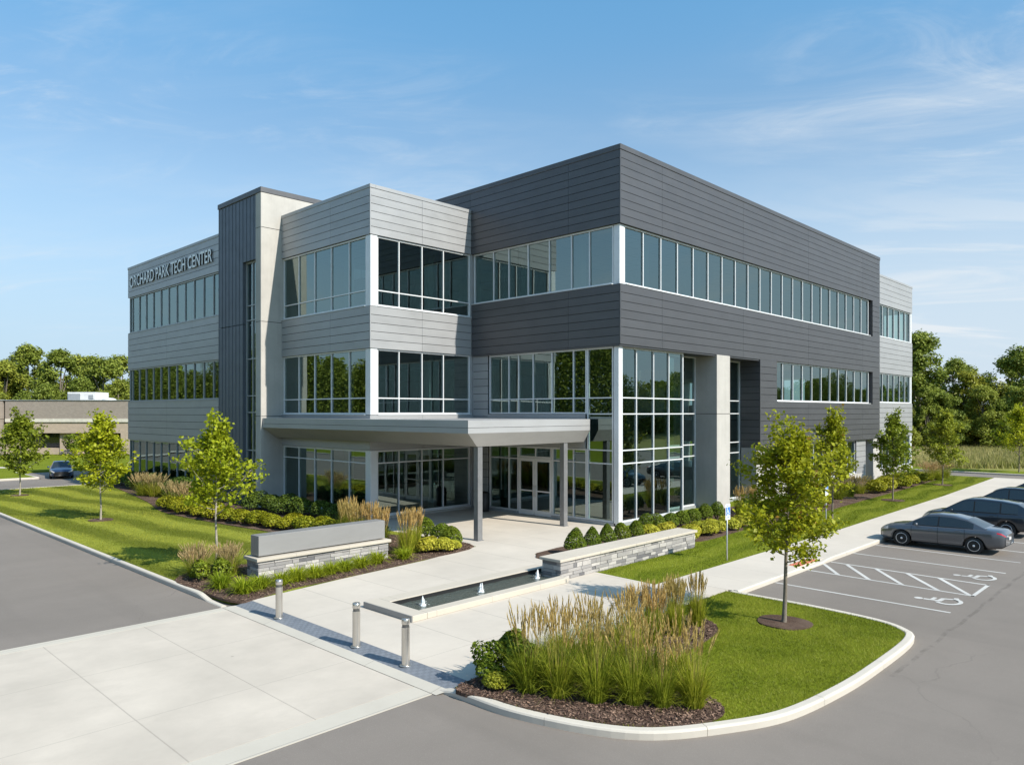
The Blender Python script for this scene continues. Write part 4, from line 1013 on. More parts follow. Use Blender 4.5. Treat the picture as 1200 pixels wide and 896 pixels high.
def make_car(name, spec, paint, label, cat, loc, rz, group, scale=0.885, plate=False):
    t = thing(name, label, cat, loc, rz, group); t.scale = (scale,) * 3
    zt, zs, zb, w, zr = (prof(spec[k]) for k in ('zt', 'zs', 'zb', 'w', 'zr'))
    L = spec['L'] / 2; Rw = spec['R'] + 0.055; d0, d1, d2 = spec['doors']
    xs = set(np.round(np.linspace(-L, L, 84), 4))
    for x in (d0, d1, d2): xs |= {round(x - .011, 4), round(x + .011, 4)}
    xs |= {round(L - k, 4) for k in (.02, .05, .08)} | {round(-L + k, 4) for k in (.02, .05, .08)}
    xs = sorted(xs)
    xs = [x for i, x in enumerate(xs) if i == 0 or x - xs[i - 1] > 0.006 or any(abs(abs(x - d) - .011) < 1e-3 for d in (d0, d1, d2))]
    def ring(x):
        B, S, T, ww = zb(x), zs(x), zt(x), w(x)
        S = max(S, B + .06); T = max(T, S + .005)
        pts = [(0, B), (.80 * ww, B), (.95 * ww, B + .05 * (S - B) + .02), (.985 * ww, B + .28 * (S - B)), (1.0 * ww, B + .58 * (S - B)), (.992 * ww, B + .76 * (S - B)), (.975 * ww, B + .92 * (S - B)), (.94 * ww, S), (.88 * ww, S + .35 * (T - S)), (.5 * ww, S + .9 * (T - S)), (0, T)]
        arch = 0
        for c in spec['wb']:
            if abs(x - c) < Rw: arch = max(arch, spec['R'] + math.sqrt(Rw * Rw - (x - c) ** 2))
        return [(y, max(z, min(arch, S - .05 + .004 * k)) if arch and k < 7 else z) for k, (y, z) in enumerate(pts)]
    parts = {}
    def add(key, pts, smooth=True):
        parts.setdefault(key, []).append(pts)
    rings = [ring(x) for x in xs]; nk = len(rings[0])
    for i in range(len(xs) - 1):
        xa, xb = xs[i], xs[i + 1]; xm = (xa + xb) / 2
        for s in (1, -1):
            for k in range(nk - 1):
                q = [(xa, s * rings[i][k][0], rings[i][k][1]), (xb, s * rings[i + 1][k][0], rings[i + 1][k][1]), (xb, s * rings[i + 1][k + 1][0], rings[i + 1][k + 1][1]), (xa, s * rings[i][k + 1][0], rings[i][k + 1][1])]
                if s < 0: q = q[::-1]
                zc = sum(p[2] for p in q) / 4
                key = 'body'
                if k == 0 or k == 1: key = 'black'
                elif 2 <= k <= 6 and any(abs(xm - d) < .0112 for d in (d0, d1, d2)): key = 'black'
                elif 2 <= k <= 6 and d1 < xm < d0: key = ('door', s, 0)
                elif 2 <= k <= 6 and d2 < xm < d1: key = ('door', s, 1)
                elif xm > L - .42 and k in (5, 6) : key = ('headlight', s)
                elif xm > L - .06 and k in (2, 3): key = 'black'
                elif xm > L - .05 and k in (4, 5): key = 'black'
                elif xm < -L + .30 and k == 6: key = ('taillight', s)
                add(key, q)
    for (i, key) in ((0, 'body'), (len(xs) - 1, 'black')):
        r = rings[i]; x = xs[i]
        for s in (1, -1):
            for k in range(nk - 1):
                add(key if not (i == 0 and k < 2) else 'black', [(x, 0, r[k][1]), (x, s * r[k][0], r[k][1]), (x, s * r[k + 1][0], r[k + 1][1]), (x, 0, r[k + 1][1])][::(s if i else -s)])
    # greenhouse
    x0, x1 = spec['zr'][0][0], spec['zr'][-1][0]
    gx = sorted(set(np.round(np.linspace(x0, x1, 56), 4)) | {round(d1 - .03, 4), round(d1 + .03, 4), round(spec['side'][0], 4), round(spec['side'][1], 4), *np.round(spec['rear'], 4), *np.round(spec['front'], 4)})
    zmax = max(p[1] for p in spec['zr'])
    def gring(x):
        ww = w(x); b0 = zs(x) + .3 * max(0, zt(x) - zs(x)); top = max(zr(x), b0 + .012); s = min(1, (top - b0) / (zmax - 1.0 if zmax > 1.0 else .45)); s = max(0, min(1, s))
        wb_, wr = .895 * ww, ww * (.86 - .20 * s); e = top - .045 * s
        y = lambda f: wb_ + (wr - wb_) * f
        z = lambda f: b0 + (e - b0) * f
        return [(wb_, b0 - .03), (y(.07), z(.07)), (y(.88), z(.88)), (wr, e), (wr * .93, e + (top - e) * .55), (wr * .5, e + (top - e) * .93), (0, top)]
    gr = [gring(x) for x in gx]
    for i in range(len(gx) - 1):
        xa, xb = gx[i], gx[i + 1]; xm = (xa + xb) / 2
        for s in (1, -1):
            for k in range(6):
                q = [(xa, s * gr[i][k][0], gr[i][k][1]), (xb, s * gr[i + 1][k][0], gr[i + 1][k][1]), (xb, s * gr[i + 1][k + 1][0], gr[i + 1][k + 1][1]), (xa, s * gr[i][k + 1][0], gr[i][k + 1][1])]
                if s < 0: q = q[::-1]
                key = 'body'
                if k == 0: key = 'black' if xm < spec['side'][1] and xm > spec['side'][0] else 'body'
                elif k == 1 and spec['side'][0] < xm < spec['side'][1]:
                    key = 'black' if abs(xm - d1) < .031 or (L < 2.36 and abs(xm - d2 + .06) < .045) else ('window', s, 0 if xm > d1 else 1)
                elif k >= 4 and spec['front'][0] < xm < spec['front'][1]: key = ('windshield',)
                elif k >= 4 and spec['rear'][0] < xm < spec['rear'][1]: key = ('rear_window',)
                add(key, q)
    def mk(key, nm, mats, parent):
        V = []; F = []; idx = {}; mi = []
        src = [(q, 0) for q in parts.get(key, [])] if key != 'body' else [(q, 0) for q in parts['body']] + [(q, 1) for q in parts['black']]
        for q, m in src:
            f = []
            for p in q:
                kk = (round(p[0], 4), round(p[1], 4), round(p[2], 4))
                if kk not in idx: idx[kk] = len(V); V.append(kk)
                if idx[kk] not in f: f.append(idx[kk])
            if len(f) >= 3: F.append(f); mi.append(m)
        me = bpy.data.meshes.new(nm); me.from_pydata(V, [], F)
        for m in mats: me.materials.append(m)
        me.polygons.foreach_set('material_index', mi); me.polygons.foreach_set('use_smooth', [True] * len(F)); me.validate(); me.update()
        return put(bpy.data.objects.new(nm, me), parent)
    mk('body', 'body', [paint, M['black']], t)
    for key in [k for k in parts if isinstance(k, tuple)]:
        if key[0] == 'door':
            do = mk(key, 'door', [paint], t); s = key[1]; hx = (d1 + .17) if key[2] == 0 else (d2 + .15); zh = zs(hx) - .10
            b = MB(); yy = w(hx) * .975
            b.box(hx, s * (yy - .02), zh, hx + .19, s * (yy + .022), zh + .028); b.build('handle', paint, do, bevel=.006)
        else:
            mk(key, key[0], [M['headlamp'] if key[0] == 'headlight' else M['tail'] if key[0] == 'taillight' else M['car_glass']], t)
    r = spec['R']
    for cx in spec['wb']:
        for s in (1, -1):
            wh = bpy.data.objects.new('wheel', None); put(wh, t); wh.location = (cx, s * .80, r)
            b = MB(); b.lathe([(r * .64, -.09), (r * .9, -.105), (r * .985, -.085), (r, -.05), (r, .05), (r * .985, .085), (r * .9, .105), (r * .64, .09)], n=36, axis='y'); b.build('tyre', M['rubber'], wh)
            b = MB()
            b.lathe([(r * .66, -.085), (r * .66, .085)], n=36, axis='y', m=1); b.lathe([(r * .60, s * .085), (r * .675, s * .10), (r * .66, s * .085)], n=36, axis='y')
            b.lathe([(r * .16, s * .03), (r * .16, s * .085), (r * .1, s * .098), (0, s * .1)], n=16, axis='y')
            for k in range(9):
                a = 2 * PI * k / 9; ca, sa = math.cos(a), math.sin(a)
                P0, P1 = r * .12, r * .64; wd0, wd1 = r * .10, r * .155
                pts = [(P0, -wd0), (P1, -wd1), (P1, wd1), (P0, wd0)]
                top = [(p * ca - q * sa, s * (.088 if p < r * .3 else .075), p * sa + q * ca) for p, q in pts]; bot = [(x, y - s * .03, z) for x, y, z in top]
                b.face(top if s < 0 else top[::-1]); 
                for m in range(4): b.face([top[m], top[(m + 1) % 4], bot[(m + 1) % 4], bot[m]])
            b.build('rim', [M['rim'], M['steel_dark']], wh)
    for s in (1, -1):
        b = MB(); mx = spec['front'][1] - .42; mz = zs(mx) + .09; my = w(mx) * .97
        b.lathe([(0, -.13), (.05, -.12), (.075, -.06), (.08, .03), (.05, .1), (0, .11)], (0, 0, 0), 12, axis='y')
        o = b.build('mirror', paint, t); o.location = (mx, s * (my + .09), mz); o.scale = (.8, .75, .9)
    b = MB(); b.box(-L - .012, -.16, .62 if L > 2.36 else .74, -L + .03, .16, .73 if L > 2.36 else .85); b.build('licence_plate', M['plate'], t)
    return t
CG = 'cars nosed up to the sidewalk kerb'
gp = car_paint('slate_grey_paint', (0.11, 0.12, 0.135)); bp_ = car_paint('dark_blue_grey_paint', (0.028, 0.038, 0.05)); kp = car_paint('near_black_paint', (0.018, 0.022, 0.027)); np_ = car_paint('navy_paint', (0.03, 0.06, 0.13))
make_car('sedan', SEDAN, gp, 'grey four-door sedan parked nearest the empty wheelchair bays', 'car', (-7.86, 31.78, RZ), PI - 0.02, CG)
make_car('parked_suv', SUV, bp_, 'dark blue-grey crossover parked right behind the grey sedan', 'car', (-7.75, 36.75, RZ), PI - 0.02, CG)
make_car('parked_suv', SUV, kp, 'near-black sport utility car, third in the row from the sedan', 'car', (-7.65, 43.0, RZ), PI - 0.02, CG)
make_car('sedan', SEDAN, kp, 'dark sedan farthest back in the row, by the frame edge', 'car', (-7.75, 50.4, RZ), PI - 0.02, CG)
make_car('sedan', SEDAN, np_, 'blue sedan parked by the far end of the office lawn', 'car', (-66.6, 17.4, RZ), -0.25, 'cars by the side drive')
# ------------------------------------------------------------------ plants
def unit(v): return v / np.maximum(np.linalg.norm(v, axis=1, keepdims=True), 1e-9)
def leaf_geo(C, size, rng, up=0.25, aspect=0.62, outward=None, ow=0.0):
    """folded leaf blades: 2 quads-as-one rhombus each, random facing"""
    n = len(C); N = rng.normal(size=(n, 3)); N[:, 2] = np.abs(N[:, 2]) + up; N = unit(N)
    if outward is not None: N = unit(N + outward * ow)
    A = unit(np.cross(N, rng.normal(size=(n, 3)))); B = np.cross(N, A)
    s = (size * rng.uniform(0.65, 1.3, n))[:, None]
    V = np.stack([C - A * s * .5, C + B * s * aspect * .5 + N * s * .08, C + A * s * .5 - N * s * .06, C - B * s * aspect * .5 + N * s * .08], 1).reshape(-1, 3)
    F = np.arange(n * 4).reshape(-1, 4)
    return V, F
def leaf_mesh(name, C, size, mat, rng, parent=None, tint=None, **k):
    V, F = leaf_geo(np.asarray(C, float), size, rng, **k)
    if tint is None: tint = rng.uniform(0, 1, len(F))
    return np_object(name, V, F, mat, parent, tint)

def young_tree(label, loc, H, cw, z0, seed, mat, bark='bark', nl=3600, leaf=0.11, group='young street trees', trunk_r=0.045, rz=0, shape=.84):
    """slim trunk, ascending limbs, leaf sprays along them; crown from z0 to H, width cw"""
    rng = np.random.default_rng(seed)
    t = thing('young_tree', label, 'tree', loc, rz, group)
    b = MB(); lean = rng.uniform(-0.04, 0.04, 2)
    tr = [(lean[0] * z, lean[1] * z + 0.015 * math.sin(z * 3), z) for z in np.linspace(-0.05, H * 0.86, 12)]
    b.tube(tr, [trunk_r * (1.25 if i == 0 else 1) * (1 - 0.82 * i / 11) for i in range(12)], 9)
    tips = []; nb = int(34 + 8 * rng.random())
    for i in range(nb):
        f = (i + 0.5) / nb; zb = z0 * 0.98 + (H * 0.86 - z0) * f ** 0.95
        env = math.sin(PI * min(1, (0.20 + 0.80 * f) ** (0.72 * shape))) ** 0.8          # wide low-middle, narrow top
        ln = cw * 0.5 * max(0.26, env) * rng.uniform(0.5, 1.18)
        az = i * 2.399 + rng.uniform(-.4, .4); rise = rng.uniform(0.35, 0.75) + 0.65 * f
        p = Vector((lean[0] * zb, lean[1] * zb, zb)); path = [p]
        for k in range(1, 6):
            q = k / 5; path.append(p + Vector((math.cos(az) * ln * q, math.sin(az) * ln * q, ln * rise * q ** 1.35 - 0.03 * q)))
        b.tube(path, [0.019 * (1 - .75 * f) * (1 - .8 * k / 5) + .002 for k in range(6)], 5)
        for k in range(2, 6): tips.append((path[k], 0.4 + 0.15 * k, ln))
        for s in range(4):
            q = rng.uniform(.3, 1.0); bp2 = p + (path[-1] - p) * q; az2 = az + rng.uniform(-1.4, 1.4); l2 = ln * rng.uniform(.22, .45)
            e = bp2 + Vector((math.cos(az2) * l2, math.sin(az2) * l2, l2 * rng.uniform(.2, 1.0))); b.tube([bp2, e], [.006, .002], 4); tips.append((e, 1.0, ln)); tips.append(((bp2 + e) / 2, .7, ln))
    for s in range(4):                                   # leading shoots that break the outline at the top
        az = rng.uniform(0, 2 * PI); p0 = Vector((lean[0] * H * .7, lean[1] * H * .7, H * rng.uniform(.62, .76))); e = p0 + Vector((math.cos(az) * cw * rng.uniform(.05, .24), math.sin(az) * cw * rng.uniform(.05, .24), H * rng.uniform(.2, .3)))
        e.z = min(e.z, H * 1.02); b.tube([p0, (p0 + e) / 2, e], [.010, .006, .002], 4)
        for q in (.3, .5, .7, .85, 1.0): tips.append((p0 + (e - p0) * q, .9, .3))
    for s in range(3):
        e = Vector((lean[0] * H + rng.normal(0, .07 * cw), lean[1] * H + rng.normal(0, .07 * cw), H * rng.uniform(.88, 1.0))); tips.append((e, 1.0, .3)); tips.append((e - Vector((0, 0, .14)), 1.0, .3))
    b.build('trunk', M[bark], t)
    w = np.array([x[1] for x in tips]); w /= w.sum(); idx = rng.choice(len(tips), nl, p=w)
    P = np.array([tuple(x[0]) for x in tips])[idx]
    sp = 0.045 + 0.028 * cw
    C = P + rng.normal(size=(nl, 3)) * np.array([sp, sp, sp * 0.85])
    clump = rng.uniform(0, 1, len(tips))[idx]
    tint = np.clip(clump * .55 + rng.uniform(0, .48, nl), 0, 1)
    leaf_mesh('crown', C, leaf, M[mat], rng, t, tint, aspect=.72)
    return t
young_tree('young maple on the island lawn with yellow-green leaves in a round mulch ring', (-7.65, 17.2, 0), 4.9, 2.25, 1.42, 5, 'leaf_young', nl=10500, leaf=.105, trunk_r=.055, shape=.95)
young_tree('bright lime young tree in the bed left of the sign', (-23.6, 10.6, 0), 5.0, 2.15, 1.7, 9, 'leaf_bright', 'bark_pale', nl=5400, leaf=.135)
young_tree('young tree in a mulch ring halfway along the left lawn', (-37.76, 11.48, 0), 5.1, 2.3, 1.25, 14, 'leaf_bright', 'bark_pale', nl=4600, leaf=.155)
young_tree('young tree at the far left of the lawn near the side drive', (-52.5, 11.5, 0), 5.2, 2.5, 1.2, 23, 'leaf_mid', 'bark_pale', nl=4600, leaf=.175)
young_tree('young tree on the lawn strip close behind the island maple', (-13.43, 35.4, 0), 5.3, 2.0, 1.3, 31, 'leaf_young', nl=5000, leaf=.145)
young_tree('slender young tree in front of the far silver-grey wing', (-13.84, 45.4, 0), 5.15, 2.2, 1.15, 37, 'leaf_mid', nl=4600, leaf=.155)
young_tree('young tree at the far end of the lawn strip beside the field', (-14.32, 57.4, 0), 5.3, 2.5, 1.05, 41, 'leaf_mid', nl=4600, leaf=.165)
young_tree('young tree across the far road cut by the right frame edge', (-12.75, 74.0, 0), 5.6, 3.2, 1.2, 47, 'leaf_bright', nl=4200, leaf=.185)

# --- ornamental grasses: one clump as blades and plumes
def grass_clump(name, seed, H, base_r, spread, nblade, nplume, width, pl_len, blade_mat, plume_mat, arch=0.35, green=0.66):
    rng = np.random.default_rng(seed)
    root = thing(name, 'x', 'ornamental grass')
    V = []; F = []; T = []
    def strip(P0, dirx, diry, h, out, bend, w, segs, t):
        i0 = len(V); az = math.atan2(diry, dirx) + rng.uniform(-1.2, 1.2); sx, sy = -math.sin(az), math.cos(az)
        for k in range(segs + 1):
            f = k / segs; o = out * f ** 1.6; dz = h * (f - bend * f ** 3)
            ww = w * (1 - f) ** .7 * .5 if k < segs else 0.0006
            x, y, z = P0[0] + dirx * o, P0[1] + diry * o, dz
            V.append((x - sx * ww, y - sy * ww, z)); V.append((x + sx * ww, y + sy * ww, z))
        for k in range(segs): F.append((i0 + 2 * k, i0 + 2 * k + 1, i0 + 2 * k + 3, i0 + 2 * k + 2)); T.append(t)
    for i in range(nblade):
        a = rng.uniform(0, 2 * PI); r = base_r * math.sqrt(rng.random()); h = H * green * rng.uniform(.55, 1.12)
        out = spread * rng.uniform(.05, 1) ** 1.1; low = rng.random() < .22
        if low: h *= .6; out *= 1.5
        strip((r * math.cos(a), r * math.sin(a)), math.cos(a), math.sin(a), h, out, arch * rng.uniform(.3, 1.3) + (.25 if low else 0), width * rng.uniform(.7, 1.3), 4, rng.uniform(0, 1) ** 1.2)
    np_object('blades', V, F, M[blade_mat], root, T)
    V, F, T = [], [], []
    for i in range(nplume):
        a = rng.uniform(0, 2 * PI); r = base_r * math.sqrt(rng.random()); h = H * rng.uniform(.78, 1.02); out = spread * .85 * rng.uniform(0, 1)
        ca, sa = math.cos(a), math.sin(a)
        strip((r * ca, r * sa), ca, sa, h, out, .06, .007, 4, .25)
        # plume: three crossed feather blades toward the tip
        f0 = 1 - pl_len / h
        for q in range(7):
            f = f0 + (1 - f0) * q / 7; o = out * f ** 1.6; z = h * (f - .06 * f ** 3)
            for s in range(2):
                az = rng.uniform(0, 2 * PI); l = pl_len * .30; wd = .011 * math.sin(PI * (q + 1.2) / 8.6) + .003
                i0 = len(V); px, py = r * ca + ca * o, r * sa + sa * o; tx, ty = math.cos(az), math.sin(az)
                V += [(px - ty * wd, py + tx * wd, z), (px + ty * wd, py - tx * wd, z), (px + tx * .02 + ca * out * .07, py + ty * .02 + sa * out * .07, z + l), (px + tx * .018 + ca * out * .07, py + ty * .018 + sa * out * .07, z + l * .98)]
                F.append((i0, i0 + 1, i0 + 2, i0 + 3)); T.append(rng.uniform(0, 1))
    if nplume: np_object('plumes', V, F, M[plume_mat], root, T)
    return root
REED = [grass_clump('reed_grass', s, 1.56, .17, .50, 820, 30, .014, .33, 'reed', 'plume') for s in (3, 4, 5)]
UPR = [grass_clump('reed_grass', s, 1.42, .15, .26, 620, 52, .016, .36, 'reed', 'plume', .2) for s in (6, 7)]
FTN = [grass_clump('fountain_grass', s, 1.02, .2, .55, 560, 95, .014, .25, 'reed', 'fountain_plume', .45, .8) for s in (8, 9)]
LILY = [grass_clump('daylily', s,   .58, .14, .46, 420, 0, .03, .2, 'lily', 'plume', .62, 1.0) for s in (10, 11)]
used = set()
def place(protos, x, y, label, group, sc=1.0, rz=None, z=0.015, name=None, cat=None, sz=1.0):
    p = protos[int(RNG.integers(len(protos)))]
    if p in used: o = copy_tree(p)
    else:
        o = p; used.add(p)
    o.location = (x, y, z); o.rotation_euler = (0, 0, RNG.uniform(0, 6.28) if rz is None else rz); o.scale = (sc, sc, sc * sz)
    if name: o.name = name
    return tag(o, label, cat, group)
ORD = ['first', 'second', 'third', 'fourth', 'fifth', 'sixth', 'seventh', 'eighth', 'ninth', 'tenth', 'eleventh', 'twelfth', 'thirteenth', 'fourteenth', 'fifteenth', 'sixteenth', 'seventeenth', 'eighteenth', 'nineteenth', 'twentieth', 'twenty-first', 'twenty-second']
G1 = 'tall reed grasses in the island bed'
front = [(-9.05, 9.75), (-8.5, 9.95), (-7.9, 10.25), (-7.38, 10.6), (-6.95, 10.85), (-6.55, 11.2)]
for i, (x, y) in enumerate(front): place(REED, x, y, 'tall tan-plumed reed grass, %s from the left along the front kerb of the island' % ORD[i], G1, RNG.uniform(.95, 1.06) * (0.86 if i > 3 else 1))
mid = [(-9.3, 10.45), (-8.75, 10.75), (-8.2, 11.05), (-7.65, 11.45), (-7.15, 11.7)]
for i, (x, y) in enumerate(mid): place(REED, x, y, 'tall tan-plumed reed grass, %s from the left in the island second row' % ORD[i], G1, RNG.uniform(.9, 1.0))
back = [(-9.5, 11.2), (-9.0, 11.6), (-8.4, 11.95), (-9.45, 12.1), (-8.95, 12.6)]
for i, (x, y) in enumerate(back): place(REED, x, y, 'reed grass in the thick of the island bed, %s behind the second row' % ORD[i], G1, RNG.uniform(.85, .95))
tail = [(-9.25, 13.35), (-8.9, 13.6), (-9.3, 14.1), (-8.95, 14.45), (-9.25, 15.0), (-9.0, 15.5)]
for i, (x, y) in enumerate(tail): place(UPR, x, y, 'upright reed grass, %s along the walkway end of the island bed' % ORD[i], G1, RNG.uniform(.85, .95))
G2 = 'reed grasses behind the sign'
for i, (x, y) in enumerate([(-25.1, 16.6), (-24.6, 16.1), (-24.1, 16.4), (-23.6, 15.9), (-23.1, 16.2), (-22.5, 15.9), (-21.75, 15.75), (-20.75, 16.1), (-20.95, 16.6)]):
    place(UPR, x, y, 'upright tan-topped reed grass behind the grey sign, %s from the left' % ORD[i], G2, RNG.uniform(1.12, 1.25))
G3 = 'fountain grasses left of the sign'
for i, (x, y) in enumerate([(-23.2, 9.8), (-22.55, 9.5), (-22.8, 10.5), (-22.0, 10.3)]):
    place(FTN, x, y, 'loose fountain grass around the lime tree trunk, %s from the left' % ORD[i], G3, RNG.uniform(.9, 1.0))
G4 = 'daylilies in front of the sign'
for i, (x, y) in enumerate([(-20.6, 9.4), (-19.55, 9.55), (-19.75, 10.15), (-19.75, 10.8), (-19.85, 11.35), (-19.85, 11.95), (-19.95, 12.55), (-20.0, 13.1), (-20.1, 13.75), (-20.25, 14.5), (-20.2, 15.55)]):
    place(LILY, x, y, 'bright green daylily clump, %s from the driveway end in front of the sign' % ORD[i], G4, RNG.uniform(.95, 1.12))
G5 = 'grasses along the building bed'
for i, (x, y) in enumerate([(-16.9, 33.1), (-16.4, 33.8), (-16.9, 34.4), (-16.2, 34.9)]):
    place(UPR, x, y, 'tan reed grass against the concrete pier, %s from the glass corner' % ORD[i], G5, RNG.uniform(.95, 1.1))
for i, (x, y) in enumerate([(-16.4, 41.5), (-16.7, 42.6), (-16.2, 43.6), (-16.6, 44.6), (-16.3, 45.6), (-16.8, 46.6), (-16.4, 47.6)]):
    place(FTN, x, y, 'fountain grass below the ground-floor windows of the charcoal wing, %s from the pier' % ORD[i], G5, RNG.uniform(1.1, 1.35))
for i, (x, y) in enumerate([(-15.9, 60.3), (-15.6, 61.6), (-16.2, 62.6), (-15.7, 63.8)]):
    place(FTN, x, y, 'fountain grass at the far corner of the silver-grey wing, %s from the yellow shrubs' % ORD[i], G5, RNG.uniform(1.25, 1.5))
for i, (x, y) in enumerate([(-47.0, 16.6), (-46.0, 16.9), (-39.4, 15.5), (-38.4, 15.7)]):
    place(FTN, x, y, 'fountain grass below the left wing windows, %s from the far end' % ORD[i], G5, RNG.uniform(1.3, 1.55))

# --- shrubs
def shrub_proto(name, seed, rx, rz, n, leaf, mat, lump=0.18, flat=0.5, cone=0.0, cat='shrub'):
    rng = np.random.default_rng(seed); root = thing(name, 'x', cat)
    D = unit(rng.normal(size=(n, 3))); D[:, 2] = np.where(D[:, 2] < -.5, -D[:, 2], D[:, 2])
    L = unit(rng.normal(size=(9, 3))); bump = np.zeros(n)
    for l in L: bump += np.exp(-((1 - D @ l) * 6)) * rng.uniform(.3, 1)
    rad = (1 - rng.random(n) ** 2.2 * .42) * (1 + lump * (bump - .6))
    C = D * rad[:, None] * np.array([rx, rx, rz]); C[:, 2] += rz * .92
    if cone: k = 1 - cone * np.clip((C[:, 2] - rz * .6) / (1.4 * rz), 0, 1); C[:, 0] *= k; C[:, 1] *= k
    C[:, 2] = np.maximum(C[:, 2], .03)
    leaf_mesh('foliage', C, leaf, M[mat], rng, root, aspect=.68, outward=D, ow=.9)
    b = MB()
    for k in range(6):
        a = k * 1.05; b.tube([(0, 0, -.05), (rx * .35 * math.cos(a), rx * .35 * math.sin(a), rz * .8), (rx * .6 * math.cos(a), rx * .6 * math.sin(a), rz * 1.35)], [.02, .012, .004], 5)
    b.build('stems', M['bark'], root)
    return root
BOX = [shrub_proto('boxwood', s, .40, .40, 2600, .062, 'leaf_box', .2) for s in (51, 52, 64)]
BOXC = [shrub_proto('boxwood', s, .40, .46, 2600, .062, 'leaf_box', .2, cone=.45) for s in (53, 54, 65)]
LIME = [shrub_proto('lime_shrub', s, .42, .27, 1500, .085, 'leaf_lime', .3) for s in (55, 56)]
LOW = [shrub_proto('low_shrub', s, .62, .34, 1900, .10, 'leaf_low', .35) for s in (57, 58, 59)]
DRK = [shrub_proto('dark_shrub', s, .75, .55, 1900, .11, 'leaf_dark', .3) for s in (60, 61)]
GRN = [shrub_proto('leafy_shrub', s, .36, .46, 900, .095, 'leaf_box', .5) for s in (62, 63)]
GB = 'clipped boxwoods'
for i, (x, y) in enumerate([(-22.9, 18.75), (-21.65, 18.45), (-20.75, 18.2)]):
    place(BOX, x, y, 'round clipped boxwood by the front canopy column, %s from the left' % ORD[i], GB)
for i, (x, y) in enumerate([(-16.55, 20.25), (-16.75, 21.5), (-16.75, 22.4), (-16.8, 23.35), (-16.75, 24.25)]):
    place(BOXC, x, y, 'conical clipped boxwood behind the stone wall, %s from its fountain end' % ORD[i], GB, (.92 if i else 1.05))
for i, (x, y) in enumerate([(-17.7, 26.35), (-17.35, 26.75), (-17.3, 27.6), (-17.3, 28.5), (-17.3, 29.5), (-17.3, 30.55), (-17.2, 31.4)]):
    place(BOX, x, y, 'round clipped boxwood along the lobby glass, %s from the glass corner' % ORD[i], GB, RNG.uniform(.85, .98))
GLm = 'lime-yellow low shrubs'
for i, (x, y) in enumerate([(-20.65, 16.95), (-20.3, 17.45), (-20.35, 17.95)]):
    place(LIME, x, y, 'lime-yellow low shrub at the plaza edge, %s going from the sign to the column' % ORD[i], GLm, 1.0 if i < 2 else .7)
for i, (x, y) in enumerate([(-16.6, 25.0), (-16.5, 26.0), (-15.55, 26.45), (-15.2, 25.6), (-15.25, 27.2), (-15.9, 27.6), (-15.3, 28.0), (-15.9, 28.7), (-15.3, 29.1), (-15.9, 29.9), (-15.3, 30.2), (-15.35, 31.2), (-15.4, 32.2)]):
    place(LIME, x, y, 'lime-yellow mounded shrub between boxwoods and lawn, %s from the stone wall end' % ORD[i], GLm, RNG.uniform(.9, 1.1))
GO = 'low yellow-green shrubs along the left bed'
pts = [(-39.6, 15.2), (-38.2, 15.15), (-36.9, 15.2), (-35.6, 15.2), (-34.4, 15.3), (-33.2, 15.4), (-32.0, 15.5), (-30.9, 15.7), (-29.8, 15.9), (-28.8, 16.1), (-27.8, 16.3), (-26.8, 16.5), (-26.0, 16.8)]
for i, (x, y) in enumerate(pts):
    place(LOW, x, y, 'low yellow-green shrub in the edging row below the tower, %s from the left' % ORD[i], GO, RNG.uniform(.85, 1.05))
GD = 'dark green shrubs against the building'
for i, (x, y) in enumerate([(-55.0, 18.0), (-53.2, 18.1), (-51.4, 18.0), (-49.6, 18.1), (-47.9, 17.8), (-46.0, 18.1), (-44.6, 17.6), (-43.2, 17.5), (-41.9, 17.3), (-40.6, 17.4), (-39.4, 17.3)]):
    place(DRK, x, y, 'dark hedge shrub under the left wing windows, %s from the far end' % ORD[i], GD, RNG.uniform(.95, 1.25))
for i, (x, y) in enumerate([(-35.9, 18.1), (-34.6, 18.4), (-33.3, 18.3), (-32.0, 18.6), (-30.6, 18.8), (-29.4, 18.9)]):
    place(DRK, x, y, 'dark leafy shrub under the canopy windows, %s from the concrete tower' % ORD[i], GD, RNG.uniform(.75, .95))
GY = 'yellow-green shrubs along the parking side bed'
for i, (x, y) in enumerate([(-15.8, 38.2), (-15.7, 39.6), (-15.8, 48.6), (-15.7, 49.8), (-15.9, 51.0), (-15.6, 52.6), (-16.2, 53.4), (-15.7, 54.8), (-16.3, 55.8), (-15.8, 57.2), (-16.2, 58.6)]):
    place(LOW, x, y, 'yellow-green shrub along the charcoal wing, %s from the concrete pier' % ORD[i], GY, RNG.uniform(1.0, 1.3))
GI = 'leafy shrubs at the island tip'
for i, (x, y) in enumerate([(-9.82, 9.5), (-9.72, 10.05), (-9.4, 9.95)]):
    place(GRN, x, y, ['leafy green shrub at the very tip of the island bed', 'leafy green shrub against the walkway behind the island tip', 'leafy green shrub between the island tip and the first reed grass'][i], GI, [.85, 1.1, 1.05][i])
place(LIME, -9.55, 9.42, 'small lime-leaved plant at the kerb of the island tip', 'leafy shrubs at the island tip', .62)
for i, (x, y) in enumerate([(-21.9, 9.35), (-21.7, 9.9)]):
    place(GRN, x, y, ['bright leafy shrub beside the driveway kerb left of the sign', 'leafy shrub against the left end of the sign base'][i], 'leafy shrubs left of the sign', .8)

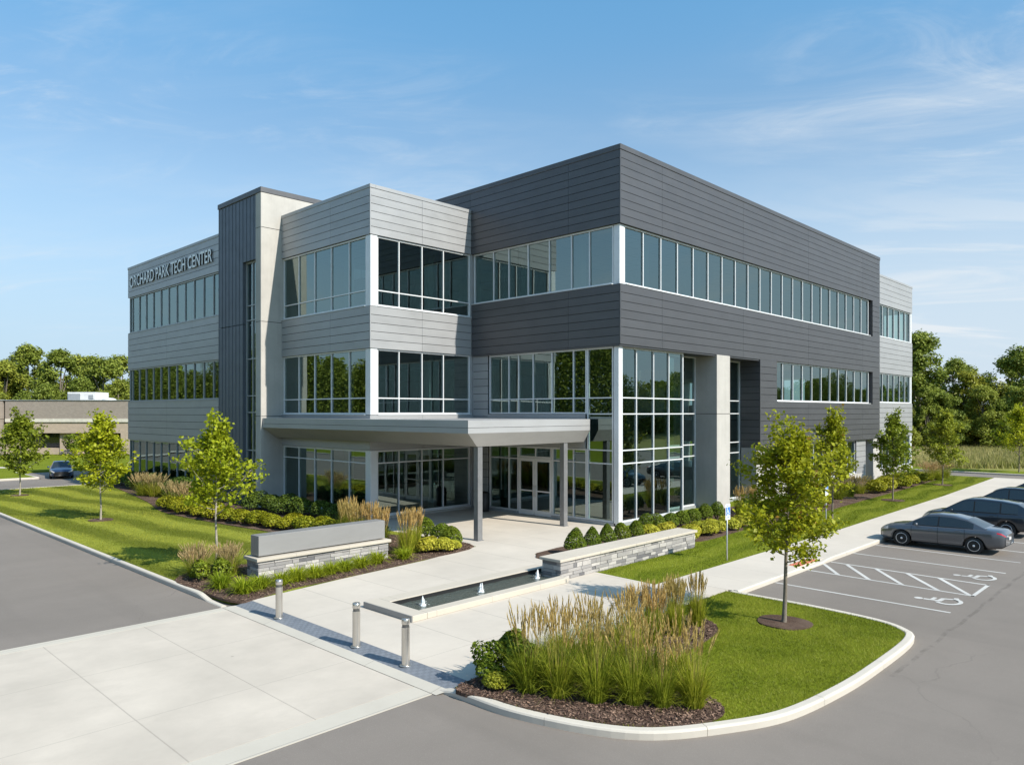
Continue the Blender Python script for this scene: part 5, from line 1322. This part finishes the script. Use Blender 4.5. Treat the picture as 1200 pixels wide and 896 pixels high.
# --- lawns: real blades over the soil sheets
def blades(name, poly, dens, h, w, seed, label_mat='blade', excl=(), holes=(), spread=.5, mow=None):
    rng = np.random.default_rng(seed)
    P = np.array(poly); lo, hi = P.min(0), P.max(0); n = int((hi[0] - lo[0]) * (hi[1] - lo[1]) * dens)
    X = rng.uniform(lo[0], hi[0], n); Y = rng.uniform(lo[1], hi[1], n); k = inside(poly, X, Y)
    for e in excl: k &= ~inside(e, X, Y)
    for (x, y, r) in holes: k &= np.hypot(X - x, Y - y) > r
    X, Y = X[k], Y[k]; n = len(X); a = rng.uniform(0, 2 * PI, n); hh = h * rng.uniform(.5, 1.2, n); o = rng.normal(size=(n, 2)) * hh[:, None] * spread
    dx, dy = np.cos(a) * w * .5, np.sin(a) * w * .5; z0 = -.01
    V = np.stack([np.stack([X - dx, Y - dy, np.full(n, z0)], 1), np.stack([X + dx, Y + dy, np.full(n, z0)], 1), np.stack([X + o[:, 0], Y + o[:, 1], z0 + hh], 1)], 1).reshape(-1, 3)
    patch = np.sin(X * 1.3 + 2 * np.sin(Y * .7)) * np.sin(Y * 1.1 + 1.5 * np.sin(X * .5)); 
    if mow: patch = patch * .5 + mow[3] * -np.clip(2.2 * np.sin((X * mow[0] + Y * mow[1] + .35 * np.sin(X * .35) + .25 * np.sin(X * .9 + Y)) * 2 * PI / mow[2]), -1, 1)
    ob = np_object(name, V, np.arange(n * 3).reshape(-1, 3), M[label_mat], None, np.clip(.5 + .34 * patch + .24 * np.sin(X * 3.1 + 2.2 * np.sin(Y * 2.3)) * np.sin(Y * 2.7 + 1.8 * np.sin(X * 1.9)) + rng.normal(0, .16, n), 0, 1))
    return tag(ob, kind='stuff')
tag(blades('lawn_grass', ISLAND, 1700, .05, .010, 1, excl=(BED_I,), holes=((-7.65, 17.2, .62),)), 'short green lawn grass on the island', 'grass')
tag(blades('lawn_grass', [p for p in LAWN_L], 330, .05, .014, 2, mow=(-.1, 1, 2.2, 1.7), excl=(BED_S, BED_B), holes=((-37.76, 11.48, .55), (-52.5, 11.5, .5))), 'mown striped lawn grass left of the sign', 'grass')
tag(blades('lawn_grass', [(-15.3, 18.6), (-12.05, 18.45), (-12.05, 33), (-12.4, 50), (-13.1, 66.5), (-15.9, 66.5)], 500, .05, .013, 3, mow=(1, .03, 1.5, 1.6), excl=(BED_R, PLAZA), holes=((-13.84, 45.4, .6), (-14.32, 57.4, .6))), 'mown lawn grass between the sidewalk and the planting bed', 'grass')
# bark chips lying on the near beds
def chips(poly, dens, seed, lb):
    rng = np.random.default_rng(seed); P = np.array(poly); lo, hi = P.min(0), P.max(0); n = int((hi[0] - lo[0]) * (hi[1] - lo[1]) * dens)
    X = rng.uniform(lo[0], hi[0], n); Y = rng.uniform(lo[1], hi[1], n); k = inside(poly, X, Y); X, Y = X[k], Y[k]; n = len(X)
    N = unit(np.stack([rng.normal(0, .45, n), rng.normal(0, .45, n), np.ones(n)], 1)); A = unit(np.cross(N, rng.normal(size=(n, 3)))); B = np.cross(N, A)
    C = np.stack([X, Y, .024 + rng.uniform(0, .015, n)], 1); l = rng.uniform(.012, .038, n)[:, None]; w = rng.uniform(.006, .012, n)[:, None]
    V = np.stack([C - A * l - B * w, C + A * l - B * w, C + A * l + B * w, C - A * l + B * w], 1).reshape(-1, 3)
    tag(np_object('bark_chips', V, np.arange(n * 4).reshape(-1, 4), M['chip'], None, rng.uniform(0, 1, n) ** 1.4), lb, 'mulch', None, 'stuff')
chips(BED_I, 800, 71, 'brown bark chips scattered over the island bed')
chips(BED_S, 300, 72, 'brown bark chips scattered over the bed around the sign')

# --- tall field grass beyond the far road
def field_grass(name, region, n, h, seed, lb):
    rng = np.random.default_rng(seed); la = rng.uniform(region[0], region[1], n); de = rng.uniform(region[2], region[3], n)
    X = -HX * de + HY * la; Y = HY * de + HX * la
    k = Y > 75.2; X, Y = X[k], Y[k]; n = len(X)
    m = 7; Xr = np.repeat(X, m) + rng.normal(0, .3, n * m); Yr = np.repeat(Y, m) + rng.normal(0, .3, n * m)
    dry = np.repeat(np.clip(.5 + .5 * np.sin(X * .09 + 1.3 * np.sin(Y * .05)) + rng.normal(0, .2, n), 0, 1), m)
    N = n * m; hh = h * rng.uniform(.5, 1.2, N); a = rng.uniform(0, 2 * PI, N); w = .06; ox = rng.normal(0, .25, N) * hh; oy = rng.normal(0, .25, N) * hh
    V = np.stack([np.stack([Xr - np.cos(a) * w, Yr - np.sin(a) * w, np.full(N, -.3)], 1), np.stack([Xr + np.cos(a) * w, Yr + np.sin(a) * w, np.full(N, -.3)], 1), np.stack([Xr + ox, Yr + oy, -.3 + hh], 1)], 1).reshape(-1, 3)
    tag(np_object(name, V, np.arange(N * 3).reshape(-1, 3), M['hay'], None, np.clip(dry * .7 + rng.uniform(0, .35, N), 0, 1)), lb, 'tall grass', None, 'stuff')
field_grass('field_grass', (38, 110, 70, 112), 12000, .8, 81, 'tall half-dry meadow grass beyond the far road')

# --- woodland trees, each with its own trunk and crown
def wood_proto(seed, H, cw, mat, n=15000, leaf=.33, conic=0.0):
    rng = np.random.default_rng(seed); root = thing('broadleaf_tree', 'x', 'tree')
    b = MB(); b.tube([(0, 0, -.4), (.1, 0, H * .2), (.15, .1, H * .45), (.1, .05, H * .8)], [.38, .28, .2, .05], 8)
    lobes = []
    for i in range(46):
        f = rng.uniform(.12, .97); a = rng.uniform(0, 2 * PI)
        env = math.sin(PI * min(1, .12 + .86 * f)) ** .6 * (1 - conic * f)
        r = cw * .5 * env * rng.uniform(.35, .95); lobes.append((r * math.cos(a), r * math.sin(a), H * f, cw * rng.uniform(.07, .17) * (1 - .3 * f)))
        if i < 14: b.tube([(.1, .05, H * f * .6), (r * .5 * math.cos(a), r * .5 * math.sin(a), H * f * .85), (r * math.cos(a), r * math.sin(a), H * f)], [.12, .07, .02], 5)
    lobes.append((0, 0, H * .9, cw * .15))
    b.build('trunk', M['bark'], root)
    L = np.array(lobes); idx = rng.choice(len(L), n, p=L[:, 3] ** 2 / (L[:, 3] ** 2).sum()); D = unit(rng.normal(size=(n, 3)))
    C = L[idx, :3] + D * (L[idx, 3] * (1 - rng.random(n) ** 2 * .6))[:, None] * np.array([1, 1, .8]) + rng.normal(0, .16, (n, 3))
    C[:, 2] = np.clip(C[:, 2], .3, H * 1.05)
    tint = np.clip(rng.uniform(0, 1, len(L))[idx] * .5 + rng.uniform(0, .5, n), 0, 1)
    leaf_mesh('crown', C, leaf, M[mat], rng, root, tint, aspect=.75, up=.5, outward=D, ow=.6)
    return root
WOOD = [wood_proto(90, 13, 9.5, 'leaf_wood'), wood_proto(91, 12, 8, 'leaf_wood_b'), wood_proto(92, 14, 8.5, 'leaf_wood', conic=.35), wood_proto(93, 11, 9.5, 'leaf_wood_b'), wood_proto(94, 12.5, 9, 'leaf_wood')]
WL = 'trees of the wood behind the low brick building'; WR = 'trees of the wood beyond the meadow'
def wtree(lat, dep, sc, k, label, group):
    x, y = at(lat, dep); place([WOOD[k]], x, y, label, group, sc, z=-.25)
rngw = np.random.default_rng(5)
for i in range(20):
    lat = -106 + i * 3.8 + rngw.uniform(-1, 1); back = i % 2
    top = [13.6, 13.2, 12.4, 12.0, 11.6, 11.2, 12.2, 13.0, 13.6, 13.4, 13, 13, 13, 13, 13, 13, 13, 13, 13, 13][i]
    wtree(lat, 112 + 12 * back + rngw.uniform(-3, 3), (top + 1.5 * back) / 12.6, int(rngw.integers(5)), 'broadleaf tree in the green wood behind the low brick building', WL)
for i in range(18):
    lat = -104 + i * 3.6 + rngw.uniform(-1.5, 1.5)
    wtree(lat, 103 + rngw.uniform(-1, 1), rngw.uniform(.58, .72), int(rngw.integers(5)), 'low bushy tree at the front edge of the wood behind the brick building', WL)
for i in range(13):
    lat = 50 + i * 4.2 + rngw.uniform(-.8, .8); back = i % 2
    wtree(lat, 108 + 11 * back + rngw.uniform(-2, 2), rngw.uniform(1.02, 1.24), int(rngw.integers(5)), 'tall dark tree in the wood beyond the meadow at right', WR)
for i in range(16):
    lat = 50 + i * 3.6 + rngw.uniform(-1.4, 1.4)
    wtree(lat, 103 + rngw.uniform(-1, 1), rngw.uniform(.5, .7), int(rngw.integers(5)), 'low undergrowth tree at the meadow edge of the right-hand wood', WR)
x, y = at(-51.2, 86.6); place(GRN, x, y, 'tall leafy shrub in front of the brick building recess', None, 2.7, sz=1.0)

# --- the wood on the other sides of the site, seen mirrored in the windows
def far_wood(name, a, c, n, H, seed, lb, leaf=.46):
    rng = np.random.default_rng(seed); t = rng.random(n); k = np.floor(t * 26)
    h = H * (.65 + .35 * np.sin(k * 12.9898) ** 2); d = unit(rng.normal(size=(n, 3)))
    ax = np.array(a) + (np.array(c) - np.array(a)) * t[:, None]; nrm = unit(np.array([[-(c[1] - a[1]), c[0] - a[0]]]))[0]
    f = rng.random(n) ** .8; dep = rng.normal(0, 3.2, n) * np.sqrt(np.clip(1.05 - f, .05, 1))
    C = np.stack([ax[:, 0] + nrm[0] * dep, ax[:, 1] + nrm[1] * dep, -.2 + f * h * (1 - .25 * np.abs(np.sin(t * 26 * PI + PI / 2)) ** 3)], 1)
    V, F = leaf_geo(C, leaf, rng, up=.4, aspect=.8)
    tag(np_object(name, V, F, M['leaf_wood'], None, rng.random(n)), lb, 'woodland', None, 'stuff')
far_wood('woodland', (-300, -48), (-10, -48), 190000, 25, 101, 'wooded edge of the site mirrored in the front windows')
far_wood('woodland', (-310, -58), (-10, -58), 60000, 23, 103, 'second row of the wooded edge behind the front lawn', 1.1)
far_wood('woodland', (70, 70), (70, 340), 50000, 17.5, 104, 'second row of the wooded edge beyond the parking lot', 1.1)
far_wood('woodland', (62, 70), (62, 340), 130000, 19, 102, 'wooded edge of the site mirrored in the parking-side windows')

# prototypes that no spot used
for p in REED + UPR + FTN + LILY + BOX + BOXC + LIME + LOW + DRK + GRN + WOOD:
    if p not in used:
        for ch in list(kids(p)): bpy.data.objects.remove(ch)
        bpy.data.objects.remove(p)
